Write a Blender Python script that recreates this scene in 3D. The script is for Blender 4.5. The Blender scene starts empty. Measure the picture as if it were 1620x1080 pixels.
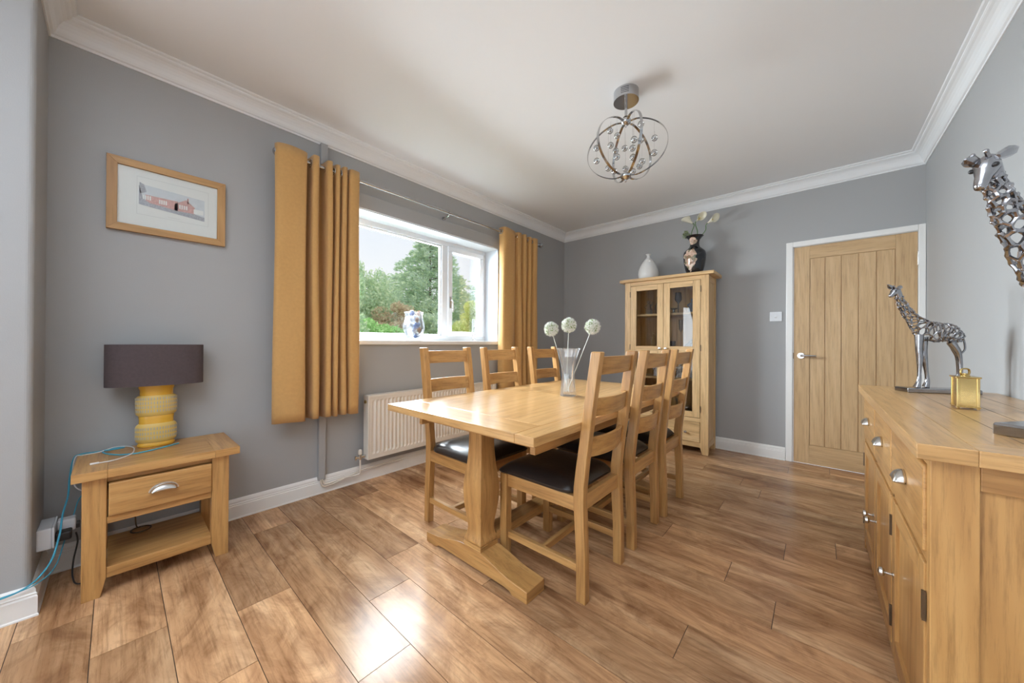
import bpy, bmesh, math, random
import numpy as np
from mathutils import Vector, Matrix
random.seed(7)
SC = bpy.context.scene
COL = SC.collection
PI = math.pi
R_ = math.radians

# ------------------------------------------------------------------ camera
YAW, PITCH, ROLL, FPX = R_(41.32), R_(.18), R_(.36), 550.5
CAMZ = 1.088
fwd = Vector((-math.sin(YAW)*math.cos(PITCH), math.cos(YAW)*math.cos(PITCH), math.sin(PITCH)))
rt = Vector((math.cos(YAW), math.sin(YAW), 0)); up = rt.cross(fwd)
rt2 = rt*math.cos(ROLL)+up*math.sin(ROLL); up2 = -rt*math.sin(ROLL)+up*math.cos(ROLL)
cd = bpy.data.cameras.new('camera'); cam = bpy.data.objects.new('camera', cd); COL.objects.link(cam)
cd.sensor_width = 36; cd.sensor_fit = 'HORIZONTAL'; cd.lens = FPX*36/1620; cd.clip_start = .02; cd.clip_end = 300
cam.matrix_world = Matrix(((rt2.x, up2.x, -fwd.x, 0), (rt2.y, up2.y, -fwd.y, 0), (rt2.z, up2.z, -fwd.z, CAMZ), (0, 0, 0, 1)))
SC.camera = cam

# ------------------------------------------------------------------ world, lights, exposure
SC.view_settings.view_transform = 'Standard'; SC.view_settings.look = 'None'
SC.view_settings.gamma = 1; SC.view_settings.use_curve_mapping = False
SC.view_settings.exposure = 0.14
w = bpy.data.worlds.new('sky'); SC.world = w; w.use_nodes = True
nt = w.node_tree; nt.nodes.clear()
o_ = nt.nodes.new('ShaderNodeOutputWorld'); b_ = nt.nodes.new('ShaderNodeBackground')
tc = nt.nodes.new('ShaderNodeTexCoord'); nz = nt.nodes.new('ShaderNodeTexNoise'); nz.inputs['Scale'].default_value = 2.2; nz.inputs['Detail'].default_value = 4
cr = nt.nodes.new('ShaderNodeValToRGB'); cr.color_ramp.elements[0].position = .38; cr.color_ramp.elements[1].position = .62
cr.color_ramp.elements[0].color = (.82, .87, .95, 1); cr.color_ramp.elements[1].color = (.93, .93, .94, 1)
nt.links.new(tc.outputs['Generated'], nz.inputs['Vector']); nt.links.new(nz.outputs['Fac'], cr.inputs['Fac'])
nt.links.new(cr.outputs['Color'], b_.inputs['Color']); b_.inputs['Strength'].default_value = 1.0
nt.links.new(b_.outputs[0], o_.inputs[0])

def lamp(name, kind, loc, direction, energy, color, **kw):
    d = bpy.data.lights.new(name, kind); d.energy = energy; d.color = color
    for k, v in kw.items(): setattr(d, k, v)
    o = bpy.data.objects.new(name, d); COL.objects.link(o); o.location = loc
    o.rotation_euler = Vector(direction).to_track_quat('-Z', 'Y').to_euler(); return o
# hazy daylight coming through the window in the left wall
lamp('sun', 'SUN', (-8, 1, 6), (1, -.32, -.60), 1.6, (.85, .93, 1.0), angle=R_(60))
lamp('window_daylight', 'AREA', (-3.65, 1.95, 2.15), (1, .14, -.40), 580, (.86, .94, 1.0), shape='RECTANGLE', size=2.4, size_y=1.5)
# fill lamps at unseen, added openings behind the camera: left garden doors, wide near opening
lamp('garden_door_fill', 'AREA', (-2.64, -1.95, 1.10), (1, .35, .30), 62, (.86, .935, 1.0), shape='RECTANGLE', size=1.5, size_y=2.0)
# added fill spot, bounced off the ceiling behind the camera
lamp('bounce_fill', 'SPOT', (-.55, -.95, 1.35), (.06, .10, 1), 520, (.84, .92, 1.0), spot_size=R_(95), spot_blend=.6, shadow_soft_size=.2)
lamp('near_opening_fill', 'AREA', (-.75, -3.36, 1.15), (-.10, 1, .6), 30, (.88, .945, 1.0), shape='RECTANGLE', size=2.4, size_y=2.0)  # added fill lamp standing in the unseen near opening

# ------------------------------------------------------------------ materials
def newmat(name):
    m = bpy.data.materials.new(name); m.use_nodes = True
    return m, m.node_tree, m.node_tree.nodes['Principled BSDF']
def setp(b, **kw):
    names = dict(color='Base Color', rough='Roughness', metal='Metallic', spec='Specular IOR Level', trans='Transmission Weight',
                 ior='IOR', coat='Coat Weight', coatr='Coat Roughness', sheen='Sheen Weight', alpha='Alpha', emit='Emission Color', emits='Emission Strength')
    for k, v in kw.items():
        if k in ('color', 'emit') and len(v) == 3: v = (*v, 1)
        b.inputs[names[k]].default_value = v
def plain(name, color, rough=.5, noise=0, nscale=20, bump=0, bscale=200, **kw):
    m, t, b = newmat(name); setp(b, color=color, rough=rough, **kw)
    L = t.links.new
    tcn = t.nodes.new('ShaderNodeTexCoord')
    if noise:
        n = t.nodes.new('ShaderNodeTexNoise'); n.inputs['Scale'].default_value = nscale; n.inputs['Detail'].default_value = 5
        L(tcn.outputs['Object'], n.inputs['Vector'])
        mx = t.nodes.new('ShaderNodeMix'); mx.data_type = 'RGBA'
        mx.inputs['A'].default_value = (*[c*(1-noise) for c in color[:3]], 1); mx.inputs['B'].default_value = (*[min(1, c*(1+noise)) for c in color[:3]], 1)
        L(n.outputs['Fac'], mx.inputs['Factor']); L(mx.outputs['Result'], b.inputs['Base Color'])
    if bump:
        n = t.nodes.new('ShaderNodeTexNoise'); n.inputs['Scale'].default_value = bscale; n.inputs['Detail'].default_value = 3
        L(tcn.outputs['Object'], n.inputs['Vector'])
        bp = t.nodes.new('ShaderNodeBump'); bp.inputs['Strength'].default_value = bump; bp.inputs['Distance'].default_value = .002
        L(n.outputs['Fac'], bp.inputs['Height']); L(bp.outputs[0], b.inputs['Normal'])
    return m
def wood(name, axis, dark, mid, light, rough=.38, grain=1.0, coat=.15, attr=False, fine=.5, spec=.5):
    m, t, b = newmat(name); L = t.links.new; N = t.nodes.new
    tcn = N('ShaderNodeTexCoord')
    add = N('ShaderNodeVectorMath'); add.operation = 'ADD'
    L(tcn.outputs['Object'], add.inputs[0])
    if attr:
        a = N('ShaderNodeAttribute'); a.attribute_name = 'rnd'
        sc = N('ShaderNodeVectorMath'); sc.operation = 'SCALE'; sc.inputs['Scale'].default_value = 37; L(a.outputs['Vector'], sc.inputs[0]); L(sc.outputs[0], add.inputs[1])
    else:
        oi = N('ShaderNodeObjectInfo'); sc = N('ShaderNodeVectorMath'); sc.operation = 'SCALE'; sc.inputs[0].default_value = (9, 13, 7); L(oi.outputs['Random'], sc.inputs['Scale']); L(sc.outputs[0], add.inputs[1])
    def mp(along, across):
        q = N('ShaderNodeMapping'); s = [across]*3; s['xyz'.index(axis)] = along; q.inputs['Scale'].default_value = s; L(add.outputs[0], q.inputs['Vector']); return q
    m1 = mp(.55*grain, 5*grain); n1 = N('ShaderNodeTexNoise'); n1.inputs['Scale'].default_value = 1.5; n1.inputs['Detail'].default_value = 5; n1.inputs['Roughness'].default_value = .55; n1.inputs['Distortion'].default_value = .3
    L(m1.outputs[0], n1.inputs['Vector'])
    mw = mp(.22*grain, 2.6*grain); wv = N('ShaderNodeTexWave'); wv.wave_type = 'BANDS'; wv.bands_direction = 'DIAGONAL'; wv.inputs['Scale'].default_value = 4.5; wv.inputs['Distortion'].default_value = 9; wv.inputs['Detail'].default_value = 3; wv.inputs['Detail Scale'].default_value = .7; wv.inputs['Detail Roughness'].default_value = .6
    L(mw.outputs[0], wv.inputs['Vector'])
    mm = N('ShaderNodeMix'); mm.data_type = 'FLOAT'; mm.inputs['Factor'].default_value = .04 if attr else .13; L(n1.outputs['Fac'], mm.inputs['A']); L(wv.outputs['Fac'], mm.inputs['B'])
    m2 = mp(3.2*grain, 62*grain); n2 = N('ShaderNodeTexNoise'); n2.inputs['Scale'].default_value = 1.5; n2.inputs['Detail'].default_value = 6; n2.inputs['Roughness'].default_value = .72; L(m2.outputs[0], n2.inputs['Vector'])
    r = N('ShaderNodeValToRGB'); e = r.color_ramp.elements
    e[0].position = .25; e[0].color = (*dark, 1); e[1].position = .75; e[1].color = (*light, 1); k = e.new(.5); k.color = (*mid, 1)
    L(mm.outputs['Result'], r.inputs['Fac'])
    r2 = N('ShaderNodeValToRGB'); e = r2.color_ramp.elements; e[0].position = .34; e[0].color = (1-fine, 1-fine*1.08, 1-fine*1.15, 1); e[1].position = .52; e[1].color = (1, 1, 1, 1)
    L(n2.outputs['Fac'], r2.inputs['Fac'])
    mx = N('ShaderNodeMix'); mx.data_type = 'RGBA'; mx.blend_type = 'MULTIPLY'; mx.inputs['Factor'].default_value = .6
    L(r.outputs[0], mx.inputs['A']); L(r2.outputs[0], mx.inputs['B'])
    out = mx.outputs['Result']
    if attr:
        m3 = mp(3.2, 6.5); n3 = N('ShaderNodeTexNoise'); n3.inputs['Scale'].default_value = 1.0; n3.inputs['Detail'].default_value = 8; n3.inputs['Roughness'].default_value = .68; n3.inputs['Distortion'].default_value = 1.6; L(m3.outputs[0], n3.inputs['Vector'])
        r3 = N('ShaderNodeValToRGB'); e3 = r3.color_ramp.elements; e3[0].position = .36; e3[0].color = (.56, .47, .41, 1); e3[1].position = .60; e3[1].color = (1.12, 1.10, 1.08, 1); L(n3.outputs['Fac'], r3.inputs['Fac'])
        mx3 = N('ShaderNodeMix'); mx3.data_type = 'RGBA'; mx3.blend_type = 'MULTIPLY'; mx3.inputs['Factor'].default_value = .75; L(out, mx3.inputs['A']); L(r3.outputs[0], mx3.inputs['B']); out = mx3.outputs['Result']
        hs = N('ShaderNodeHueSaturation'); mr = N('ShaderNodeMapRange'); mr.inputs['To Min'].default_value = .74; mr.inputs['To Max'].default_value = 1.2
        sp = N('ShaderNodeSeparateXYZ'); L(a.outputs['Vector'], sp.inputs[0]); L(sp.outputs['Y'], mr.inputs['Value']); L(mr.outputs[0], hs.inputs['Value']); L(out, hs.inputs['Color']); out = hs.outputs[0]
    L(out, b.inputs['Base Color'])
    bp = N('ShaderNodeBump'); bp.inputs['Strength'].default_value = .12; bp.inputs['Distance'].default_value = .001; L(n2.outputs['Fac'], bp.inputs['Height']); L(bp.outputs[0], b.inputs['Normal'])
    setp(b, rough=rough, coat=coat, coatr=.18, spec=spec)
    return m
OD, OM, OL = (.36, .175, .055), (.52, .28, .095), (.63, .37, .14)
OAK = {a: wood('oak_'+a, a, OD, OM, OL) for a in 'xyz'}
PALE = {a: wood('pale_oak_'+a, a, (.58, .365, .165), (.70, .465, .225), (.78, .55, .29), rough=.45) for a in 'xyz'}
DOOROAK = {a: wood('door_oak_'+a, a, (.50, .325, .16), (.58, .385, .20), (.66, .455, .25), rough=.5, fine=.35) for a in 'xyz'}
TOPOAK = {a: wood('polished_oak_'+a, a, (.46, .25, .085), (.58, .335, .13), (.68, .425, .185), rough=.3, coat=.3) for a in 'xyz'}
FRAMEOAK = {a: wood('frame_oak_'+a, a, (.38, .20, .07), (.46, .26, .10), (.54, .32, .13), rough=.5, fine=.3) for a in 'xyz'}
FLOORM = wood('laminate', 'x', (.30, .145, .066), (.56, .33, .175), (.78, .53, .32), rough=.23, grain=1.0, coat=.0, attr=True, fine=.5, spec=.26)
M = {}
M['wall'] = plain('grey_paint', (.385, .39, .395), .62, bump=.15, bscale=260)
M['white'] = plain('white_paint', (.80, .82, .845), .55)
M['gloss'] = plain('white_gloss_paint', (.82, .815, .80), .28)
M['upvc'] = plain('white_upvc', (.76, .79, .83), .25)
M['chrome'] = plain('chrome', (.50, .505, .52), .12, metal=1)
M['satin'] = plain('satin_nickel', (.62, .61, .59), .26, metal=1)
M['gun'] = plain('gunmetal', (.36, .36, .38), .16, metal=1, noise=.3, nscale=40)
M['brass'] = plain('brass', (.58, .42, .17), .24, metal=1)
M['bronze'] = plain('bronze_hinge', (.16, .12, .08), .4, metal=.8)
M['rubber'] = plain('black_plastic', (.02, .02, .022), .35)
M['leather'] = plain('black_leather', (.022, .018, .017), .28, noise=.25, nscale=9, bump=.35, bscale=40)
M['curtain'] = plain('mustard_linen', (.56, .32, .112), .85, noise=.10, nscale=60, bump=.35, bscale=500, sheen=.2)
M['shade'] = plain('aubergine_linen', (.085, .064, .068), .9, noise=.2, nscale=90, bump=.3, bscale=600)
M['yellow'] = plain('yellow_glaze', (.74, .42, .05), .2, coat=.5)
M['yellowtex'] = plain('pitted_yellow_glaze', (.66, .46, .13), .4)
M['pit'] = plain('grey_pit', (.46, .42, .32), .6)
M['cable_b'] = plain('blue_cable', (.06, .36, .52), .4)
M['cable_w'] = plain('white_cable', (.8, .8, .8), .4)
M['rad'] = plain('radiator_enamel', (.74, .69, .62), .35)
M['mat'] = plain('mount_board', (.82, .82, .80), .7)
M['ceramic'] = plain('white_ceramic', (.78, .78, .77), .35, bump=.3, bscale=60)
M['stem'] = plain('green_stem', (.09, .18, .05), .5)
M['lily'] = plain('cream_petal', (.82, .80, .66), .5)
M['allium'] = plain('white_floret', (.90, .91, .86), .8)
M['alliumg'] = plain('green_floret', (.28, .40, .12), .8)
M['palestem'] = plain('pale_stem', (.62, .66, .60), .4)
M['leaf_dark'] = plain('dark_leaf', (.05, .09, .035), .5)
M['terracotta'] = plain('grey_pot', (.20, .20, .19), .6)
M['print_sky'] = plain('print_sky', (.66, .69, .72), .7, noise=.12, nscale=40)
M['print_red'] = plain('print_red', (.68, .42, .39), .7, noise=.35, nscale=120)
M['print_dark'] = plain('print_dark', (.44, .45, .50), .7, noise=.5, nscale=160)
M['print_line'] = plain('print_line', (.5, .5, .5), .7)
M['cone'] = plain('pine_cone', (.30, .15, .06), .7)
M['blue'] = plain('navy_glitter', (.07, .13, .32), .4)
M['silver'] = plain('silver_glitter', (.46, .51, .60), .5, noise=.3, nscale=80)
M['smoke'] = plain('smoked_glass', (.03, .02, .03), .08)
M['cloth'] = plain('lining', (.80, .76, .66), .9)
# thin clear glass: passes light, keeps a glossy reflection
def glassmat(name, tint=(1, 1, 1), refl=.9, base=.02, rough=.02, milk=0):
    m = bpy.data.materials.new(name); m.use_nodes = True; t = m.node_tree; t.nodes.clear()
    o = t.nodes.new('ShaderNodeOutputMaterial'); tr = t.nodes.new('ShaderNodeBsdfTransparent'); gl = t.nodes.new('ShaderNodeBsdfGlossy')
    tr.inputs[0].default_value = (*tint, 1); gl.inputs['Roughness'].default_value = rough
    lw = t.nodes.new('ShaderNodeFresnel'); lw.inputs['IOR'].default_value = 1.45
    mm = t.nodes.new('ShaderNodeMath'); mm.operation = 'MULTIPLY_ADD'; mm.inputs[1].default_value = refl; mm.inputs[2].default_value = base; mm.use_clamp = True
    mix = t.nodes.new('ShaderNodeMixShader'); t.links.new(lw.outputs[0], mm.inputs[0]); t.links.new(mm.outputs[0], mix.inputs[0])
    t.links.new(tr.outputs[0], mix.inputs[1]); t.links.new(gl.outputs[0], mix.inputs[2]); 
    if milk:
        df = t.nodes.new('ShaderNodeBsdfTranslucent'); df2 = t.nodes.new('ShaderNodeBsdfDiffuse'); ms = t.nodes.new('ShaderNodeMixShader'); ms.inputs[0].default_value = .5
        t.links.new(df.outputs[0], ms.inputs[1]); t.links.new(df2.outputs[0], ms.inputs[2]); df.inputs[0].default_value = (.9, .93, .97, 1); df2.inputs[0].default_value = (.9, .93, .97, 1)
        m2 = t.nodes.new('ShaderNodeMixShader'); m2.inputs[0].default_value = milk; t.links.new(mix.outputs[0], m2.inputs[1]); t.links.new(ms.outputs[0], m2.inputs[2]); t.links.new(m2.outputs[0], o.inputs[0]); return m
    t.links.new(mix.outputs[0], o.inputs[0]); return m
M['pane'] = glassmat('window_glass', (.97, .98, .98), .3, 0)
M['cabglass'] = glassmat('cabinet_glass', (.9, .9, .88), 1, .02)
M['crystal'] = glassmat('crystal', (.96, .97, .98), .8, .05, .03, .04)
M['ballglass'] = glassmat('ball_glass', (.88, .88, .88), .8, .08, .02, .05)
def leafmat(name, a, b):
    m, t, bs = newmat(name); g = t.nodes.new('ShaderNodeNewGeometry'); r = t.nodes.new('ShaderNodeValToRGB')
    r.color_ramp.elements[0].color = (*a, 1); r.color_ramp.elements[1].color = (*b, 1)
    t.links.new(g.outputs['Random Per Island'], r.inputs['Fac']); t.links.new(r.outputs[0], bs.inputs['Base Color']); setp(bs, rough=.7, spec=.1)
    tl = t.nodes.new('ShaderNodeBsdfTranslucent'); ms = t.nodes.new('ShaderNodeMixShader'); ms.inputs[0].default_value = .5; t.links.new(r.outputs[0], tl.inputs[0])
    t.links.new(bs.outputs[0], ms.inputs[1]); t.links.new(tl.outputs[0], ms.inputs[2]); t.links.new(ms.outputs[0], t.nodes['Material Output'].inputs[0])
    return m
M['conifer'] = leafmat('conifer_needles', (.52, .66, .55), (.86, .94, .68))
M['decid'] = leafmat('pale_leaves', (.50, .66, .46), (.88, .94, .68))
M['bright'] = leafmat('bright_leaves', (.34, .60, .22), (.70, .92, .46))
M['russet'] = leafmat('russet_leaves', (.66, .50, .36), (.86, .80, .58))
M['gold'] = leafmat('gold_leaves', (.66, .74, .28), (.94, .95, .55))
M['bark'] = plain('bark', (.20, .16, .12), .9, noise=.3, nscale=12)
M['grass'] = plain('lawn', (.16, .26, .07), .9, noise=.3, nscale=3)
M['vase_black'] = None

# ------------------------------------------------------------------ helpers
ORG = {}
GRAIN = {}
for dct in (OAK, PALE, DOOROAK, TOPOAK, FRAMEOAK):
    for a_, m_ in dct.items(): GRAIN[m_.name] = ('xyz'.index(a_), dct['y' if a_ == 'x' else 'x'])
def obj(name, bm, mat, parent=None, smooth=False, bevel=0, shift=True, seg=2, kind=None, label=None):
    if not isinstance(mat, (list, tuple)) and mat.name in GRAIN:      # end faces of a board show its cross grain
        ax_, alt = GRAIN[mat.name]; bm.normal_update()
        for f in bm.faces:
            if abs(f.normal[ax_]) > .9: f.material_index = 1
        mat = [mat, alt]
    if parent is not None and shift:
        bmesh.ops.translate(bm, verts=bm.verts, vec=-ORG[parent.name])
    bmesh.ops.recalc_face_normals(bm, faces=bm.faces)
    me = bpy.data.meshes.new(name); bm.to_mesh(me); bm.free()
    o = bpy.data.objects.new(name, me); COL.objects.link(o)
    for mm in (mat if isinstance(mat, (list, tuple)) else [mat]): me.materials.append(mm)
    if parent is not None: o.parent = parent; ORG[o.name] = ORG[parent.name]
    else: ORG[o.name] = Vector((0, 0, 0))
    if smooth:
        me.polygons.foreach_set('use_smooth', [True]*len(me.polygons))
        try:
            me.set_sharp_from_angle(angle=R_(40))
        except Exception: pass
    if bevel:
        md = o.modifiers.new('bevel', 'BEVEL'); md.width = bevel; md.segments = seg; md.limit_method = 'ANGLE'; md.angle_limit = R_(40)
        md.harden_normals = False
    if kind: o['kind'] = kind
    if label: o['label'] = label
    return o
def thing(name, label, cat, loc, rotz=0, group=None):
    o = bpy.data.objects.new(name, None); COL.objects.link(o); o.empty_display_size = .05
    o.location = loc; o.rotation_euler = (0, 0, rotz); o['label'] = label; o['category'] = cat
    if group: o['group'] = group
    ORG[o.name] = Vector(loc); return o
def tag(o, label, cat, group=None):
    o['label'] = label; o['category'] = cat
    if group: o['group'] = group
    return o
def recenter(o):
    """put a single-mesh thing's origin at its base"""
    me = o.data; xs = [v.co for v in me.vertices]
    c = Vector(((min(v.x for v in xs)+max(v.x for v in xs))/2, (min(v.y for v in xs)+max(v.y for v in xs))/2, min(v.z for v in xs)))
    me.transform(Matrix.Translation(-c)); o.location = c; ORG[o.name] = c; return o
def struct(name, bm, mat, **k):
    return obj(name, bm, mat, kind='structure', **k)
def NB(): return bmesh.new()
def box(bm, x0, x1, y0, y1, z0, z1):
    v = [bm.verts.new((x, y, z)) for x in (x0, x1) for y in (y0, y1) for z in (z0, z1)]
    for f in ((0, 1, 3, 2), (4, 6, 7, 5), (0, 4, 5, 1), (2, 3, 7, 6), (0, 2, 6, 4), (1, 5, 7, 3)): bm.faces.new([v[i] for i in f])
    return bm
def B(*a): return box(NB(), *a)
def prism(bm, pts, axis, a, b):
    """extrude a closed polygon of 2D pts along axis from a to b"""
    def P(p, t):
        return {'x': (t, p[0], p[1]), 'y': (p[0], t, p[1]), 'z': (p[0], p[1], t)}[axis]
    A = [bm.verts.new(P(p, a)) for p in pts]; Bv = [bm.verts.new(P(p, b)) for p in pts]
    bm.faces.new(A); bm.faces.new(Bv[::-1]); n = len(pts)
    for i in range(n): bm.faces.new((A[i], A[(i+1) % n], Bv[(i+1) % n], Bv[i]))
    return bm
def loft(bm, rings, cap=True, closed=True):
    V = [[bm.verts.new(p) for p in r] for r in rings]; n = len(V[0])
    for a, b in zip(V[:-1], V[1:]):
        for i in range(n if closed else n-1): bm.faces.new((a[i], a[(i+1) % n], b[(i+1) % n], b[i]))
    if cap and closed: bm.faces.new(V[0]); bm.faces.new(V[-1][::-1])
    return bm
def lathe(bm, prof, c=(0, 0, 0), n=32, sx=1, sy=1, cap=True, power=2, rot=0, flute=None):
    rings = []
    for r, z in prof:
        ring = []
        for i in range(n):
            a = 2*PI*i/n; ca, sa = math.cos(a), math.sin(a)
            if power != 2:
                k = (abs(ca)**power+abs(sa)**power)**(-1/power); ca, sa = ca*k, sa*k
            q = r*(1+(flute(a, z) if flute else 0))
            x, y = q*ca*sx, q*sa*sy
            ring.append((c[0]+x*math.cos(rot)-y*math.sin(rot), c[1]+x*math.sin(rot)+y*math.cos(rot), c[2]+z))
        rings.append(ring)
    return loft(bm, rings, cap)
def tube(bm, pts, r, n=8, cap=True):
    pts = [Vector(p) for p in pts]; rings = []
    rr = r if isinstance(r, (list, tuple)) else [r]*len(pts)
    prev = None
    for i, p in enumerate(pts):
        t = (pts[min(i+1, len(pts)-1)]-pts[max(i-1, 0)]).normalized()
        if prev is None:
            a = Vector((0, 0, 1)) if abs(t.z) < .9 else Vector((1, 0, 0)); u = t.cross(a).normalized()
        else:
            u = (prev-t*prev.dot(t)).normalized()
        prev = u; v = t.cross(u)
        rings.append([tuple(p+(u*math.cos(2*PI*k/n)+v*math.sin(2*PI*k/n))*rr[i]) for k in range(n)])
    return loft(bm, rings, cap)
def smoothpath(pts, k=6):
    pts = [Vector(p) for p in pts]; out = []
    for i in range(len(pts)-1):
        p0 = pts[max(i-1, 0)]; p1 = pts[i]; p2 = pts[i+1]; p3 = pts[min(i+2, len(pts)-1)]
        for j in range(k):
            t = j/k; out.append(.5*((2*p1)+(-p0+p2)*t+(2*p0-5*p1+4*p2-p3)*t*t+(-p0+3*p1-3*p2+p3)*t**3))
    out.append(pts[-1]); return out
def ball(bm, c, r, sx=1, sy=1, sz=1, u=14, v=9):
    m = Matrix.Translation(c) @ Matrix.Diagonal((r*sx, r*sy, r*sz, 1))
    bmesh.ops.create_uvsphere(bm, u_segments=u, v_segments=v, radius=1, matrix=m); return bm
def disc_cyl(bm, c, axis, r, h, n=24, r2=None):
    """cylinder centred at c along axis"""
    d = Vector(axis).normalized(); return tube(bm, [Vector(c)-d*h/2, Vector(c)+d*h/2], [r, r if r2 is None else r2], n)
def copy_tree(o, parent=None):
    c = o.copy(); COL.objects.link(c); c.parent = parent; ORG[c.name] = ORG[o.name]
    for ch in list(o.children): copy_tree(ch, c)
    return c

# ------------------------------------------------------------------ room shell
XL, XR, YB, YN, ZC = -2.684, .630, 4.155, -3.40, 2.605
BX, BY = -2.33, -.216            # chimney breast face and its return
WY0, WY1, WZ0, WZ1 = 1.09, 2.813, 1.10, 2.13
# floor: laminate boards along x, joints as seen
PW = .1903
bm = NB(); col = []
jo = {-2: -2.16, -1: -1.86, 0: -1.43, 1: -1.75, 2: -1.10, 3: -1.41, 4: -1.62, 5: -1.127, 6: -.374, 7: -.95, 8: -.131, 9: -.32, 10: -.656, 11: -.128, 12: .074, 13: -.486, 14: -.9, 15: -.314, 16: -.45, 17: -.75, 18: -1.0}
y00 = .137
box(bm, XL-.02, XR+.02, YN-.1, YB+.02, -.03, -.0022)
ncol = len(bm.verts)
cols = [(.5, .5, .5)]*ncol
for k in range(-16, 22):
    ya, yb = y00+PW*(k-0)-PW*0, y00+PW*(k+1)
    if k+0 in range(-99, 99):
        key = k+0
    j = jo.get(key, random.uniform(-2.3, -1.0))
    xs = [j+1.285*q for q in range(-3, 5)]
    for a, b in zip(xs[:-1], xs[1:]):
        a2, b2 = max(a+.0012, XL-.01), min(b-.0012, XR+.01)
        y1, y2 = max(ya+.0012, YN-.05), min(yb-.0012, YB+.01)
        if b2 <= a2 or y2 <= y1: continue
        c = (random.random(), random.random(), random.random())
        box(bm, a2, b2, y1, y2, -.0021, 0); cols += [c]*8
for f in bm.faces: f.material_index = 0
bm.faces.ensure_lookup_table()
for f in bm.faces[:6]: f.material_index = 1
fl = struct('floor', bm, [FLOORM, plain('dark_joint_gap', (.05, .03, .02), .8)])  # dark base colour shows in the board joints
at = fl.data.color_attributes.new('rnd', 'FLOAT_COLOR', 'POINT')
for i, c in enumerate(cols): at.data[i].color = (*c, 1)
struct('ceiling', B(XL-.3, XR+.3, YN-.3, YB+.3, ZC, ZC+.1), M['white'])
bm = NB(); T = .34
box(bm, XL-T, XL, -1.10, WY0, -.1, ZC); box(bm, XL-T, XL, YN-.2, -2.80, -.1, ZC); box(bm, XL-T, XL, -2.80, -1.10, 2.16, ZC); box(bm, XL-T, XL, WY1, YB+.2, -.1, ZC)
box(bm, XL-T, XL, WY0, WY1, -.1, WZ0-.035); box(bm, XL-T, XL, WY0, WY1, WZ1, ZC)
struct('wall_left', bm, M['wall'])
# slightly proud lintel strip above the window
struct('trim_1', B(XL-.002, XL+.016, .98, 3.02, WZ1, 2.243), M['wall'], bevel=.003)
DX0, DX1, DZ1 = -.168, .587, 1.981
bm = NB()
box(bm, XL-.2, DX0-.012, YB, YB+.2, -.1, ZC); box(bm, DX1+.006, XR+.2, YB, YB+.2, -.1, ZC); box(bm, DX0-.012, DX1+.006, YB, YB+.2, DZ1+.008, ZC)
struct('wall_back', bm, M['wall'])
struct('wall_right', B(XR, XR+.2, YN-.2, YB+.2, -.1, ZC), M['wall'])
# chimney breast with a softly rounded outer corner
rad = .02
pts = [(XL-.1, BY), (BX-rad, BY)]+[(BX-rad+rad*math.sin(a), BY-rad+rad*math.cos(a)) for a in [R_(t) for t in (15, 30, 45, 60, 75)]]+[(BX, BY-rad), (BX, -1.0), (XL-.1, -1.0)]
struct('wall_chimney', prism(NB(), pts, 'z', -.1, ZC), M['wall'])
# near wall with a wide opening, unseen, added to let light in
bm = NB()
box(bm, XL, -2.05, YN-.2, YN, -.1, ZC); box(bm, .55, XR, YN-.2, YN, -.1, ZC); box(bm, -2.05, .55, YN-.2, YN, 2.2, ZC)
struct('wall_near', bm, M['wall'])
wd = struct('added_window_2', B(-2.05, -2.0, YN-.12, YN-.05, 0, 2.2), M['upvc'])  # frame of the added near opening, out of view
for a in ((.5, .55, 0, 2.2), (-2.0, .5, 2.13, 2.2), (-2.0, .5, 0, .05), (-.78, -.72, .05, 2.13)): obj('window_frame', B(a[0], a[1], YN-.12, YN-.05, a[2], a[3]), M['upvc'], wd)
wd3 = struct('added_window_3', B(XL-.14, XL-.07, -2.80, -2.74, 0, 2.16), M['upvc'])  # unseen garden doors, added behind the camera to bring light from the left
for a in ((-1.16, -1.10, 0, 2.16), (-1.98, -1.92, .06, 2.10), (-2.74, -1.16, 0, .06), (-2.74, -1.16, 2.10, 2.16)): obj('window_frame', B(XL-.14, XL-.07, *a), M['upvc'], wd3)
obj('pane', B(XL-.108, XL-.102, -2.74, -1.16, .06, 2.10), M['pane'], wd3)
obj('pane', B(-2.0, .5, YN-.088, YN-.082, .05, 2.13), M['pane'], wd)

def sweep(name, path, prof, mat, closed=False, i0=None):
    """sweep a 2D profile (offset inwards, z) along a plan polyline; one object per run; inward = left of travel"""
    n = len(path); outs = []
    def nrm(i):
        d = (Vector(path[i+1])-Vector(path[i])).normalized(); return Vector((-d.y, d.x))
    mit = []
    for i in range(n):
        if i == 0: mit.append(nrm(0))
        elif i == n-1: mit.append(nrm(n-2))
        else:
            a, b = nrm(i-1), nrm(i); mit.append((a+b)/(1+a.dot(b)))
    for i in range(n-1):
        bm = NB()
        rings = [[(path[k][0]+mit[k].x*p[0], path[k][1]+mit[k].y*p[0], p[1]) for p in prof] for k in (i, i+1)]
        loft(bm, rings); outs.append(struct(name[i], bm, mat))
    return outs
cov = [(0, 2.497), (.006, 2.497), (.008, 2.507), (.016, 2.512), (.022, 2.524), (.027, 2.540), (.034, 2.555), (.044, 2.568), (.056, 2.577), (.066, 2.581), (.072, 2.586), (.072, 2.593), (.084, 2.596), (.088, 2.600), (.088, 2.606), (0, 2.606)]
sweep(['trim_2', 'trim_3', 'trim_4', 'trim_5', 'trim_6'], [(XR, YN), (XR, YB), (XL, YB), (XL, BY), (BX, BY), (BX, -1.0)], cov, M['white'])
sk = [(0, 0), (.021, 0), (.021, .006), (.018, .010), (.018, .078), (.015, .084), (.0165, .089), (.013, .094), (.013, .104), (.009, .113), (.004, .119), (0, .120)]
sweep(['baseboard_right'], [(XR, YN), (XR, YB)], sk, M['gloss'])
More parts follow.
